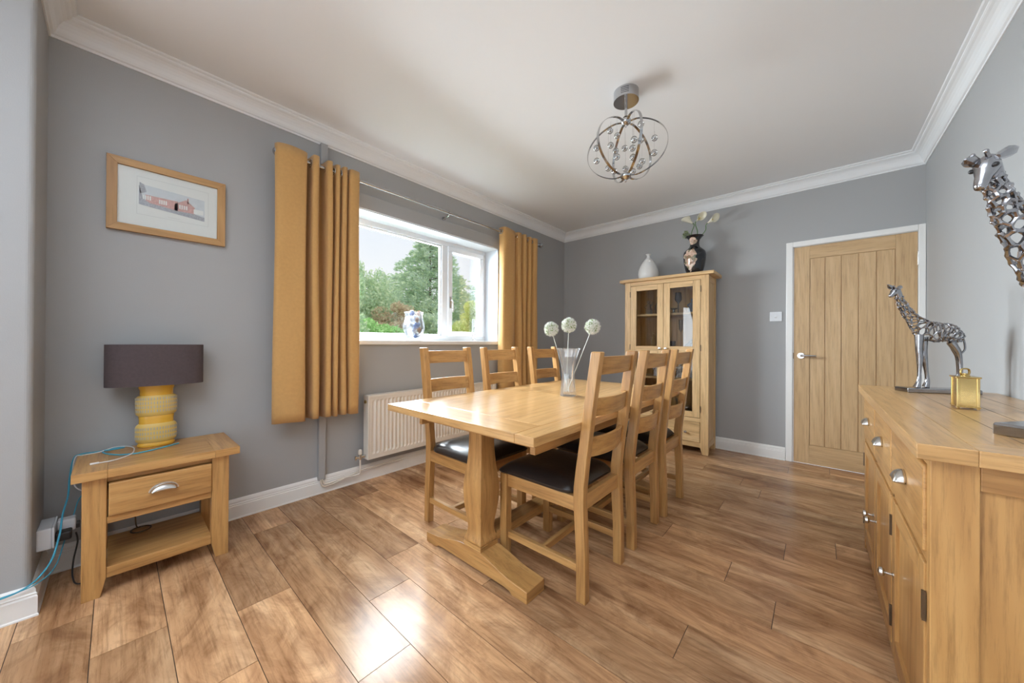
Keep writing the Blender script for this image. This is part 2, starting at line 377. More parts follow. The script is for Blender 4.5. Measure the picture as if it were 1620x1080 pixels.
sweep(['baseboard_back', 'baseboard_left', 'baseboard_return', 'baseboard_chimney'], [(-.228, YB), (XL, YB), (XL, BY), (BX, BY), (BX, -1.0)], sk, M['gloss'])

# door, its lining and architrave
arch = NB()
for (a, b, z0, z1) in ((-.225, DX0-.008, 0, 2.034), (DX1+.003, XR-.001, 0, 2.034)):
    box(arch, a, b, YB-.018, YB+.001, z0, z1)
box(arch, DX0-.008, DX1+.003, YB-.018, YB+.001, DZ1+.006, 2.034)
struct('trim_7', arch, M['gloss'], bevel=.004)
bm = NB(); box(bm, DX0-.014, DX0-.003, YB-.002, YB+.11, 0, DZ1+.006); box(bm, DX1+.002, DX1+.012, YB-.002, YB+.11, 0, DZ1+.006); box(bm, DX0-.014, DX1+.012, YB-.002, YB+.11, DZ1+.003, DZ1+.012)
struct('trim_8', bm, M['gloss'])
bm = NB(); yf = YB-.004
gx0, gx1, gz0, gz1 = -.058, .470, .176, 1.868
box(bm, DX0, gx0, yf, yf+.038, .006, DZ1); box(bm, gx1, DX1, yf, yf+.038, .006, DZ1)
dr = struct('door_1', bm, DOOROAK['z'], bevel=.0015)
for a, b in ((.006, gz0), (gz1, DZ1)): obj('rail', B(gx0+.0004, gx1-.0004, yf, yf+.038, a, b), DOOROAK['x'], dr, bevel=.0015)
bm = NB(); nb = 5; wv = (gx1-gx0)/nb
for i in range(nb):
    box(bm, gx0+wv*i+.003, gx0+wv*(i+1)-.003, yf+.004, yf+.034, gz0+.003, gz1-.003)
obj('panel', bm, DOOROAK['z'], dr, bevel=.003)
obj('panel_backing', B(gx0, gx1, yf+.010, yf+.030, gz0, gz1), DOOROAK['z'], dr)
bm = NB(); disc_cyl(bm, (-.117, yf-.004, .985), (0, 1, 0), .026, .01); disc_cyl(bm, (-.117, yf-.028, .985), (0, 1, 0), .010, .05)
tube(bm, smoothpath([(-.117, yf-.05, .985), (-.10, yf-.054, .986), (-.06, yf-.052, .985), (-.012, yf-.046, .983)], 5), .0095, 12)
obj('door_handle', bm, M['chrome'], dr, smooth=True)
bm = NB()
for z in (.25, 1.72):
    bm = B(DX1-.002, DX1+.006, yf-.004, yf+.004, z, z+.10); tube(bm, [(DX1+.002, yf-.006, z), (DX1+.002, yf-.006, z+.1)], .005, 10); obj('hinge', bm, M['satin'], dr, smooth=True)
obj('latch', B(DX0-.004, DX0+.001, yf-.001, yf+.02, .955, 1.01), M['bronze'], dr)

# ------------------------------------------------------------------ window
FX = -2.885
wn = struct('window_1', B(FX-.06, FX, WY0, WY1, WZ0-.001, WZ0+.052), M['upvc'], bevel=.004)
for a in ((WY0, WY1, WZ1-.05, WZ1), (WY0, WY0+.055, WZ0+.0522, WZ1-.0502), (WY1-.052, WY1, WZ0+.0522, WZ1-.0502), (2.195, 2.265, WZ0+.0522, WZ1-.0502)): obj('window_frame', B(FX-.06, FX, *a), M['upvc'], wn, bevel=.004)
# glazing bead of the fixed light
for a in ((WY0+.055, 2.195, WZ0+.052, WZ0+.068), (WY0+.055, 2.195, WZ1-.066, WZ1-.05), (WY0+.055, WY0+.07, WZ0+.068, WZ1-.066), (2.18, 2.195, WZ0+.068, WZ1-.066)): obj('glazing_bead', B(FX-.045, FX-.012, *a), M['upvc'], wn, bevel=.004)
sy0, sy1, sz0, sz1 = 2.262, 2.766, WZ0+.046, WZ1-.046
bm = NB(); fw = .055
for a in ((sy0, sy1, sz0, sz0+fw), (sy0, sy1, sz1-fw, sz1), (sy0, sy0+fw, sz0+fw, sz1-fw), (sy1-fw, sy1, sz0+fw, sz1-fw)): box(bm, FX-.05, FX+.016, *a)
sash = obj('sash', bm, M['upvc'], wn, bevel=.007)
bm = NB(); box(bm, FX+.016, FX+.024, 2.277, 2.299, 1.44, 1.56); tube(bm, smoothpath([(FX+.02, 2.288, 1.52), (FX+.05, 2.288, 1.515), (FX+.056, 2.292, 1.48), (FX+.052, 2.296, 1.40)], 5), .008, 10)
obj('window_handle', bm, M['satin'], sash, smooth=True)
obj('pane', B(FX-.034, FX-.028, WY0+.05, 2.2, WZ0+.05, WZ1-.05), M['pane'], wn)
obj('pane', B(FX-.034, FX-.028, sy0+fw-.005, sy1-fw+.005, sz0+fw-.005, sz1-fw+.005), M['pane'], wn)
bm = NB(); box(bm, FX-.02, XL-.002, WY0, WY0+.006, WZ0, WZ1); box(bm, FX-.02, XL-.002, WY1-.006, WY1, WZ0, WZ1); box(bm, FX-.02, XL-.002, WY0, WY1, WZ1-.006, WZ1)
obj('reveal', bm, plain('reveal_paint', (.60, .64, .68), .6), wn)
bm = NB(); box(bm, FX-.04, XL+.002, WY0, WY1, WZ0-.036, WZ0); box(bm, XL+.0005, XL+.024, WY0-.05, WY1+.045, WZ0-.036, WZ0)
obj('window_sill', bm, M['gloss'], wn, bevel=.006)
# pipe boxing
struct('trim_9', B(XL-.001, XL+.034, .952, .998, .098, 2.50), M['wall'], bevel=.003)

# ------------------------------------------------------------------ curtain pole and curtains
PXX, PZ = -2.585, 2.292
cp = thing('curtain_pole', 'long chrome curtain pole with a ball finial above the window', 'curtain pole', (PXX, 2.0, PZ))
obj('pole', tube(NB(), [(PXX, .70, PZ), (PXX, 3.44, PZ)], .0125, 16), M['chrome'], cp, smooth=True)
for y, s in ((.675, -1), (3.465, 1)):
    bm = ball(NB(), (PXX, y, PZ), .030, 1, 1.1, 1, 20, 14); disc_cyl(bm, (PXX, y-s*.033, PZ), (0, 1, 0), .019, .018); disc_cyl(bm, (PXX, y-s*.022, PZ), (0, 1, 0), .024, .008)
    obj('finial', bm, M['chrome'], cp, smooth=True)
for y in (.735, 2.04, 3.41):
    bm = NB(); disc_cyl(bm, (XL+.006 if y != 2.04 else XL+.020, y, PZ-.035), (1, 0, 0), .018, .012)
    tube(bm, smoothpath([(XL+.01, y, PZ-.035), (XL+.05, y, PZ-.035), (PXX, y, PZ-.022)], 4), .006, 8); tube(bm, [(PXX, y-.008, PZ-.002), (PXX, y+.008, PZ-.002)], .0165, 16)
    obj('bracket', bm, M['chrome'], cp, smooth=True)
def curtain(name, label, pts, ztop, zbot, spread, lean):
    """pts: plan polyline (y, dx) of the cloth; folds loosen towards the hem"""
    P = smoothpath([(a, b, 0) for a, b in pts], 8); yc = sum(p.x for p in P)/len(P)
    c = thing(name, label, 'curtain', (PXX, yc, zbot), 0, 'mustard eyelet curtains')
    nz_ = 26; rings = []; back = []
    L_ = 0; ls = [0]
    for a, b in zip(P[:-1], P[1:]): L_ += (b-a).length; ls.append(L_)
    for k in range(nz_+1):
        t = k/nz_; z = ztop+(zbot-ztop)*t; g = 1+spread*t; rng = []
        for i, p in enumerate(P):
            s = ls[i]/L_
            wob = .006*math.sin(9*s*PI+4*t)*t+.004*math.sin(23*s+7*t)
            y = yc+(p.x-yc)*g+lean*t+.004*math.sin(5*t+11*s)
            rng.append((PXX+p.y*(1+.10*t)+wob, y, z+(.004*math.sin(8*s*PI) if k in (0, nz_) else 0)))
        rings.append(rng)
    bm = loft(NB(), rings, cap=False, closed=False)
    o = obj('fabric', bm, M['curtain'], c, smooth=True)
    s = o.modifiers.new('thick', 'SOLIDIFY'); s.thickness = .004; s.offset = 0
    # eyelets where the cloth crosses the pole
    cr_ = [i for i in range(len(P)-1) if (P[i].y <= 0) != (P[i+1].y <= 0)]
    for i in cr_:
        a, b = P[i], P[i+1]; d = Vector((b.y-a.y, b.x-a.x, 0)).normalized(); y = (a.x+b.x)/2; n_ = Vector((d.y, -d.x, 0))
        bm = NB(); ring = []
        for q in range(21):
            an = 2*PI*q/20; ring.append(Vector((PXX, y, PZ))+d*.024*math.cos(an)+Vector((0, 0, 1))*.024*math.sin(an))
        tube(bm, ring, .005, 8, cap=False); obj('eyelet', bm, M['satin'], c, smooth=True)
    return c
curtain('curtain', 'long mustard linen curtain hanging at the near, left side of the window',
        [(.652, .012), (.668, .036), (.73, .050), (.79, .052), (.822, .044), (.830, .0), (.836, -.040), (.852, -.050), (.862, -.02), (.866, .02), (.872, .043), (.895, .047), (.908, .030), (.912, .0), (.918, -.045), (.935, -.055), (.950, -.04), (.955, .0), (.958, .035), (.965, .046), (.985, .046), (.992, .02), (.996, -.01), (1.004, -.02), (1.010, .0), (1.013, .03), (1.022, .044), (1.036, .040), (1.041, .01), (1.046, -.012), (1.054, -.01), (1.058, .01), (1.063, .036), (1.075, .046), (1.090, .036), (1.095, .005), (1.100, -.012), (1.108, .0), (1.113, .03), (1.125, .046), (1.160, .050), (1.180, .04), (1.190, .0), (1.188, -.03)],
        2.335, .565, .0, .0)
curtain('curtain', 'mustard linen curtain on the far, right side of the window, partly behind chairs',
        [(2.752, -.03), (2.750, .01), (2.765, .042), (2.82, .052), (2.90, .048), (2.945, .030), (2.955, .0), (2.965, -.02), (2.985, -.02), (2.995, .01), (3.01, .040), (3.045, .045), (3.058, .02), (3.064, -.01), (3.075, -.02), (3.088, .0), (3.10, .035), (3.13, .045), (3.148, .02), (3.155, -.02), (3.17, -.03), (3.183, .0), (3.195, .038), (3.225, .045), (3.245, .02), (3.252, -.01), (3.265, -.015), (3.28, .02), (3.30, .042), (3.34, .045), (3.36, .02), (3.37, -.02), (3.39, -.04)],
        2.335, .565, .0, .0)

# ------------------------------------------------------------------ radiator
ra = thing('radiator', 'white ribbed panel radiator under the window', 'radiator', (-2.60, 1.96, .188))
y0, y1, xf, xb, z0, z1 = 1.267, 2.665, -2.562, -2.640, .188, .677
bm = NB(); prof = []
pitch = .0333; nn = int((y1-y0-.06)/pitch); st = y0+.03
def radring(z, depth):
    r = [(xf, y0+.012, z)]
    for i in range(nn):
        a = st+i*pitch
        r += [(xf, a, z), (xf-depth, a+.009, z), (xf-depth, a+.020, z), (xf, a+.029, z)]
    return r+[(xf, y1-.012, z)]
rings = [radring(z0+.006, 0), radring(z0+.035, 0), radring(z0+.05, .010), radring(z1-.05, .010), radring(z1-.035, 0), radring(z1-.018, 0)]
loft(bm, rings, cap=False, closed=False)
obj('front_panel', bm, M['rad'], ra)
bm = NB(); box(bm, xb, xf, y0, y0+.012, z0, z1); box(bm, xb, xf, y1-.012, y1, z0, z1); box(bm, xb, xf, y0+.012, y1-.012, z1-.018, z1); box(bm, xb, xb+.012, y0+.012, y1-.012, z0, z1-.018); box(bm, xf-.012, xf, y0+.012, y1-.012, z0, z0+.006)
obj('casing', bm, M['rad'], ra, bevel=.003)
obj('vent_plug', disc_cyl(NB(), (-2.60, y0-.003, z1-.05), (0, 1, 0), .012, .012), M['brass'], ra, smooth=True)
for y in (y0+.2, y1-.24): obj('wall_bracket', B(XL, xb, y, y+.04, z0+.05, z1-.05), M['rad'], ra)
bm = NB(); vx, vy = -2.60, 1.225
disc_cyl(bm, (vx, vy+.024, .215), (0, 1, 0), .010, .045); disc_cyl(bm, (vx, vy, .215), (0, 0, 1), .013, .035); disc_cyl(bm, (vx, vy-.02, .213), (0, 1, 0), .008, .035)
box(bm, vx-.006, vx+.006, vy-.04, vy-.03, .20, .228)
vv = obj('valve', bm, M['satin'], ra, smooth=True)
obj('valve_cap', lathe(NB(), [(.013, 0), (.014, .008), (.013, .03), (.008, .036)], (vx, vy, .235), 16), M['rad'], vv, smooth=True)
obj('pipe', tube(NB(), smoothpath([(vx, vy, .20), (vx, vy, .11), (vx-.005, vy-.015, .085), (-2.645, 1.12, .075), (-2.648, 1.02, .065), (-2.650, .985, .075), (-2.652, .975, .105)], 6), .006, 8), M['rad'], ra, smooth=True)
obj('pipe', tube(NB(), smoothpath([(-2.652, .965, .105), (-2.652, .972, .07), (-2.648, .99, .052), (-2.644, 1.05, .055), (-2.640, 1.19, .085), (-2.640, 1.3, .10), (-2.640, 1.6, .10)], 6), .005, 8), M['rad'], ra, smooth=True)

# ------------------------------------------------------------------ picture
pc = thing('framed_picture', 'oak framed watercolour print of a red brick house on grey wall', 'picture', (XL+.012, .194, 1.65))
py0, py1, pz0, pz1, fwd_ = -.038, .426, 1.650, 2.022, .037
for (nm, ax, poly) in (('frame_side', 'z', [(py0, pz0), (py0, pz1), (py0+fwd_, pz1-fwd_), (py0+fwd_, pz0+fwd_)]), ('frame_side', 'z', [(py1, pz0), (py1, pz1), (py1-fwd_, pz1-fwd_), (py1-fwd_, pz0+fwd_)]),
                      ('frame_rail', 'y', [(py0, pz1), (py1, pz1), (py1-fwd_, pz1-fwd_), (py0+fwd_, pz1-fwd_)]), ('frame_rail', 'y', [(py0, pz0), (py1, pz0), (py1-fwd_, pz0+fwd_), (py0+fwd_, pz0+fwd_)])):
    obj(nm, prism(NB(), poly, 'x', XL+.002, XL+.022), FRAMEOAK[ax], pc, bevel=.001)
xm = XL+.010
obj('mount', B(XL+.003, xm, py0+.03, py1-.03, pz0+.03, pz1-.03), M['mat'], pc)
def flat(name, polys, mat, k):
    bm = NB()
    for p in polys:
        prism(bm, [(py0+.464*a, pz0+.372*b) for a, b in p], 'x', xm, xm+.0004*k)
    return obj(name, bm, mat, pc)
rc = lambda a, b, c, d: [(a, b), (c, b), (c, d), (a, d)]
# fractions of the frame: a along, b up
flat('print', [[(.245, .44), (.80, .40), (.80, .66), (.245, .70)]], M['print_sky'], 1)
flat('print_line', [rc(.225, .27, .2265, .80), rc(.835, .27, .8365, .80), rc(.225, .27, .8365, .272), rc(.225, .798, .8365, .80)], M['print_line'], 1)
flat('printed_house', [[(.29, .42), (.56, .42), (.56, .56), (.29, .56)], [(.53, .40), (.71, .40), (.71, .52), (.63, .61), (.53, .52)], rc(.64, .56, .655, .64)], M['print_red'], 2)
flat('printed_shrubs', [[(.24, .41), (.80, .34), (.80, .40), (.70, .425), (.55, .42), (.44, .44), (.33, .45), (.27, .50), (.245, .66), (.24, .68)], [(.245, .56), (.30, .60), (.28, .70), (.245, .72)]], M['print_dark'], 3)
for rw in [rc(.27+.018*i, .49, .282+.018*i, .55) for i in range(4)]+[rc(.40+.018*i, .47, .412+.018*i, .53) for i in range(4)]+[rc(.57+.02*i, .46, .583+.02*i, .52) for i in range(4)]+[rc(.70, .43, .79, .50)]: flat('printed_window', [rw], M['mat'], 3.5)
bm = NB(); tube(bm, [(xm+.0008, py0+.464*(.48+.005*i), pz0+.372*(.30+.010*math.sin(i*2.1))) for i in range(20)], .0004, 4); obj('signature', bm, M['print_line'], pc)
obj('glazing', B(xm+.004, xm+.005, py0+.034, py1-.034, pz0+.034, pz1-.034), M['pane'], pc)

# ------------------------------------------------------------------ bedside style lamp table
NS = thing('side_table', 'small oak side table with one drawer and open shelf, left of the room', 'side table', (-2.46, .155, 0))
def leg_taper(ya, yb, inner, x0, x1, z1=.505):
    # inner: +1 when the cut is on the +y side
    c = .016
    if inner > 0: p = [(ya, 0), (yb-c, 0), (yb, .075), (yb, z1), (ya, z1)]
    else: p = [(ya+c, 0), (yb, 0), (yb, z1), (ya, z1), (ya, .075)]
    return prism(NB(), p, 'x', x0, x1)
for (ya, yb, s) in ((-.090, -.022, 1), (.321, .388, -1)):
    for (x0, x1) in ((-2.325, -2.275), (-2.655, -2.605)):
        obj('leg', leg_taper(ya, yb, s, x0, x1), OAK['z'], NS, bevel=.002)
for q, ax in (((-2.665, -2.250, -.117, -.0202), 'x'), ((-2.665, -2.250, -.0198, .3298), 'y'), ((-2.665, -2.250, .3302, .428), 'x')): obj('top', B(*q, .5055, .542), OAK[ax], NS, bevel=.0015)
obj('rail', B(-2.323, -2.279, -.0215, .3205, .303, .332), OAK['y'], NS, bevel=.002)
obj('rail', B(-2.323, -2.285, -.0215, .3205, .480, .505), OAK['y'], NS, bevel=.002)
for y in (-.088, .348): obj('side_panel', B(-2.605, -2.325, y, y+.036, .303, .505), OAK['x'], NS)
obj('back_panel', B(-2.65, -2.63, -.022, .321, .303, .505), OAK['y'], NS)
obj('shelf', B(-2.64, -2.277, -.0215, .3205, .072, .118), OAK['y'], NS, bevel=.003)
df = obj('drawer', B(-2.60, -2.262, -.017, .319, .335, .477), OAK['y'], NS, bevel=.004)
def cup(parent, c, w, h, out, axis='y', flange=True, mat='satin'):
    """bin-cup pull on a face whose outward normal is (nx,0,0); open below"""
    nx = out; bm = NB(); n = 16; rows = []
    for j in range(9):
        b = (PI/2)*j/8*1.0
        rows.append([(c[0]+nx*(.024*math.sin(b)+.001), c[1]+w/2*math.cos(a)*(1-.18*(j/8)**2), c[2]+h*(math.sin(a)*math.cos(b*.92))-h*.35) for a in [PI*i/n for i in range(n+1)]])
    loft(bm, rows, cap=False, closed=False)
    o = obj('cup_handle', bm, M[mat], parent, smooth=True)
    s = o.modifiers.new('t', 'SOLIDIFY'); s.thickness = .0018; s.offset = 0
    if flange:
        bm = NB(); pts = [(c[1]+w/2*1.14*math.cos(a), c[2]-h*.42+h*1.28*math.sin(a)) for a in [PI*i/20 for i in range(21)]]
        prism(bm, pts, 'x', c[0], c[0]+nx*.002); obj('handle_plate', bm, M[mat], o)
    return o
cup(df, (-2.262, .150, .412), .088, .030, 1)
# wire ring stand on the shelf
rg = NB(); tube(rg, [(-2.60+.036*math.cos(a), .09+.036*math.sin(a), .1225) for a in [2*PI*i/24 for i in range(25)]], .0032, 8, cap=False)
tube(rg, smoothpath([(-2.636, .09, .1225), (-2.62, .09, .127), (-2.603, .075, .14), (-2.60, .07, .20), (-2.60, .07, .29)], 5), .0028, 8)
tag(recenter(obj('wire_stand', rg, M['bronze'], smooth=True)), 'small dark wire ring stand on the shelf of the side table', 'wire stand')

# lamp
LX, LY, LZ = -2.592, .142, .5425
lm = thing('table_lamp', 'table lamp with dark oval drum shade and mustard yellow ceramic base', 'lamp', (LX, LY, LZ))
obj('neck_band', lathe(NB(), [(.064, 0), (.070, .006), (.070, .014), (.066, .02), (.066, .10), (.064, .112), (.064, .14), (.066, .155), (.062, .16), (.062, .29), (.066, .30), (.066, .33), (.03, .335)], (LX, LY, LZ), 48, sx=.60, sy=1), M['yellow'], lm, smooth=True)
for (za, zb) in ((.022, .118), (.158, .262)):
    rb = obj('pattern_band', lathe(NB(), [(.066, za), (.074, za+.008), (.077, za+.02), (.077, zb-.02), (.074, zb-.008), (.066, zb)], (LX, LY, LZ), 48, sx=.62, sy=1), M['yellowtex'], lm, smooth=True)
    bm = NB()
    for row in range(4 if za > .1 else 3):
        zz = LZ+za+.020+row*(.0205 if za > .1 else .0225)
        for k in range(44):
            a = 2*PI*(k+.5*0)/44; x, y = LX+.0775*.62*math.cos(a), LY+.0775*math.sin(a)
            nrm = Vector((math.cos(a)/.62, math.sin(a), 0)).normalized(); tg = Vector((-nrm.y, nrm.x, 0)); c = Vector((x, y, zz))
            vs = [bm.verts.new(c+tg*u*.0024+Vector((0, 0, 1))*v+nrm*d) for d in (-.001, .0006) for u, v in ((-1, 0), (1, 0), (1, .014), (-1, .014))]
            for f in ((0, 1, 2, 3), (4, 5, 6, 7), (0, 1, 5, 4), (1, 2, 6, 5), (2, 3, 7, 6), (3, 0, 4, 7)): bm.faces.new([vs[i] for i in f])
    obj('dash_pattern', bm, M['pit'], rb)
bm = NB(); n = 64; zt, zb = 1.066, .858
def oval(r, z, k=0): return [(LX+(.079-k)*math.copysign(abs(math.cos(a))**.75, math.cos(a)), LY+(.181-k)*math.copysign(abs(math.sin(a))**.95, math.sin(a)), z) for a in [2*PI*i/n for i in range(n)]]
loft(bm, [oval(0, zb, .003), oval(0, zb), oval(0, zt), oval(0, zt, .003), oval(0, zb, .003)], cap=False)
obj('lamp_shade', bm, M['shade'], lm, smooth=True)
bm = NB(); tube(bm, [(LX, LY, LZ+.33), (LX, LY, 1.0)], .007, 10); box(bm, LX-.002, LX+.002, LY-.178, LY+.178, .995, .999); obj('fitting', bm, M['satin'], lm)
# cables
def cable(name, label, pts, r, mat, cat='cable', parts=None):
    o = obj(name, tube(NB(), smoothpath(pts, 8), r, 8), mat, smooth=True); tag(o, label, cat); return o
zc = .5450
cb = cable('blue_cable', 'long turquoise cable looping from the side table to the floor corner',
  [(-2.54, .222, zc), (-2.495, .154, zc), (-2.46, .075, zc), (-2.485, .014, zc), (-2.555, -.028, zc), (-2.62, -.040, zc), (-2.652, -.020, zc), (-2.650, .01, zc), (-2.62, .03, zc+.004), (-2.60, .0, zc+.006), (-2.62, -.06, zc+.002), (-2.63, -.105, zc), (-2.625, -.128, .53), (-2.60, -.138, .45), (-2.56, -.14, .38), (-2.48, -.15, .32), (-2.42, -.155, .25), (-2.36, -.175, .17), (-2.30, -.23, .125), (-2.28, -.35, .12), (-2.285, -.6, .118), (-2.29, -1.0, .118)], .0032, M['cable_b'])
cb2 = cable('blue_cable', 'thin turquoise cable hanging low behind the plug socket to the skirting', [(-2.59, -.02, .42), (-2.60, -.10, .36), (-2.58, -.125, .28), (-2.50, -.145, .20), (-2.40, -.16, .145), (-2.33, -.19, .126), (-2.292, -.26, .122), (-2.285, -.5, .121), (-2.295, -1.0, .121)], .002, M['cable_b'])
wc = cable('white_cable', 'white charging lead with small plug lying on the side table', [(-2.381, -.048, zc+.001), (-2.394, .003, zc), (-2.444, .05, zc+.004), (-2.52, .062, zc+.006), (-2.60, .058, zc+.003), (-2.648, .035, zc+.003), (-2.64, -.003, zc+.008), (-2.60, -.05, zc+.003), (-2.60, -.10, zc), (-2.60, -.122, .54), (-2.61, -.13, .47), (-2.60, -.12, .40), (-2.585, -.08, .36), (-2.59, -.07, .30), (-2.58, -.105, .245), (-2.56, -.12, .235)], .0022, M['cable_w'])
pl_ = obj('connector', tube(NB(), [(-2.381, -.047, zc+.002), (-2.376, -.072, zc+.002)], .0045, 8), M['cable_w'], wc, smooth=True)
bc = cable('black_cable', 'black lamp flex looping on the floor in the left corner', [(-2.53, -.115, .215), (-2.53, -.11, .17), (-2.50, -.12, .10), (-2.47, -.12, .04), (-2.46, -.10, .006), (-2.49, -.02, .004), (-2.55, .05, .004), (-2.62, .10, .004)], .003, M['rubber'])
# double socket on the return wall
so = thing('wall_socket', 'white surface mounted double socket low in the left corner', 'socket', (-2.525, BY, .20))
obj('back_box', B(-2.60, -2.45, BY-.0, BY+.040, .197, .285), M['upvc'], so, bevel=.004)
obj('face_plate', B(-2.601, -2.449, BY+.040, BY+.047, .196, .286), M['upvc'], so, bevel=.003)
pg = thing('plug', 'black plug pushed into the double socket', 'plug', (-2.49, BY+.048, .20))
obj('plug_body', B(-2.515, -2.465, BY+.0475, BY+.092, .212, .25), M['rubber'], pg, bevel=.006)
pg2 = thing('plug', 'white charger plug in the double socket beside the black one', 'plug', (-2.56, BY+.048, .22))
obj('plug_body', B(-2.585, -2.535, BY+.0475, BY+.10, .225, .28), M['upvc'], pg2, bevel=.006)
obj('plug_top', B(-2.583, -2.537, BY+.1003, BY+.112, .23, .25), M['rubber'], pg2, bevel=.002)
# light switch
ls_ = thing('light_switch', 'white light switch on the back wall left of the door', 'light switch', (-.302, YB-.005, 1.306))
obj('switch_plate', B(-.348, -.256, YB-.009, YB, 1.306, 1.396), M['upvc'], ls_, bevel=.002)
obj('rocker', prism(NB(), [(YB-.009, 1.34), (YB-.014, 1.345), (YB-.010, 1.365), (YB-.009, 1.365)], 'x', -.311, -.293), M['upvc'], ls_)
for x in (-.335, -.269): obj('screw', disc_cyl(NB(), (x, YB-.0095, 1.351), (0, 1, 0), .0032, .002, 10), M['satin'], ls_)

# ------------------------------------------------------------------ dining table
TX0, TX1, TY0, TY1, TZ = -1.735, -.745, .965, 2.79, .755
tb = thing('dining_table', 'large oak trestle dining table in the middle of the room', 'table', (-1.24, 1.878, 0))
yb_ = .165
obj('tabletop', B(TX0, TX1-.09, TY0, TY0+yb_, .7205, TZ), TOPOAK['x'], tb, bevel=.0025, label='crosswise end board of the tabletop')
obj('tabletop', B(TX0, TX1-.09, TY1-yb_, TY1, .7205, TZ), TOPOAK['x'], tb, bevel=.0025)
obj('tabletop', B(TX1-.0898, TX1, TY0, TY1, .7205, TZ), TOPOAK['y'], tb, bevel=.0025)
obj('tabletop', B(TX0, TX1-.0902, TY0+yb_+.0002, 1.878, .7205, TZ), TOPOAK['y'], tb, bevel=.0025)
obj('tabletop', B(TX0, TX1-.0902, 1.8785, TY1-yb_-.0002, .7205, TZ), TOPOAK['y'], tb, bevel=.0025)
for x in (-1.64, -.868): obj('apron', B(x, x+.026, 1.10, 2.66, .640, .7205), OAK['y'], tb, bevel=.002)
for y in (1.13, 1.60, 2.13, 2.60): obj('bearer', B(-1.613, -.869, y, y+.04, .655, .7205), OAK['x'], tb, bevel=.002)
PCX = -1.243
def pedestal(py):
    prof = [(.050, .7205), (.047, .69), (.044, .64), (.0445, .58), (.050, .50), (.058, .44), (.0625, .39), (.0625, .35), (.058, .29), (.050, .235), (.046, .20), (.046, .178), (.050, .155), (.058, .135), (.058, .126)]
    bm = NB(); rings = []
    ps = smoothpath([(a, b, 0) for a, b in prof], 3)
    for p in ps: r, z = p.x, p.y; rings.append([(PCX-r, py-r, z), (PCX+r, py-r, z), (PCX+r, py+r, z), (PCX-r, py+r, z)])
    loft(bm, rings); o = obj('pedestal', bm, OAK['z'], tb, smooth=True, bevel=.0015)
    bm = NB(); box(bm, PCX-.055, PCX+.055, py-.055, py+.055, .121, .127); box(bm, PCX-.0595, PCX+.0595, py-.0595, py+.0595, .100, .121)
    obj('plinth', bm, OAK['x'], o, bevel=.002)
    xa, xb_ = -1.607, -.903; c = (xa+xb_)/2
    top = [(c-.352, .052), (c-.30, .055), (c-.25, .060), (c-.20, .070), (c-.15, .084), (c-.10, .096), (c-.06, .102), (c+.06, .102), (c+.10, .096), (c+.15, .084), (c+.20, .070), (c+.25, .060), (c+.30, .055), (c+.352, .052)]
    bot = [(xb_, 0), (xb_-.085, 0), (xb_-.10, .012), (xb_-.13, .016), (xa+.13, .016), (xa+.10, .012), (xa+.085, 0), (xa, 0)]
    top[0] = (xa, .050); top[-1] = (xb_, .050)
    obj('foot', prism(NB(), top+bot, 'y', py-.062, py+.062), OAK['x'], tb, bevel=.003)
pedestal(1.192); pedestal(2.564)
obj('stretcher', B(PCX-.045, PCX+.045, 1.255, 2.501, .105, .150), OAK['y'], tb, bevel=.003)

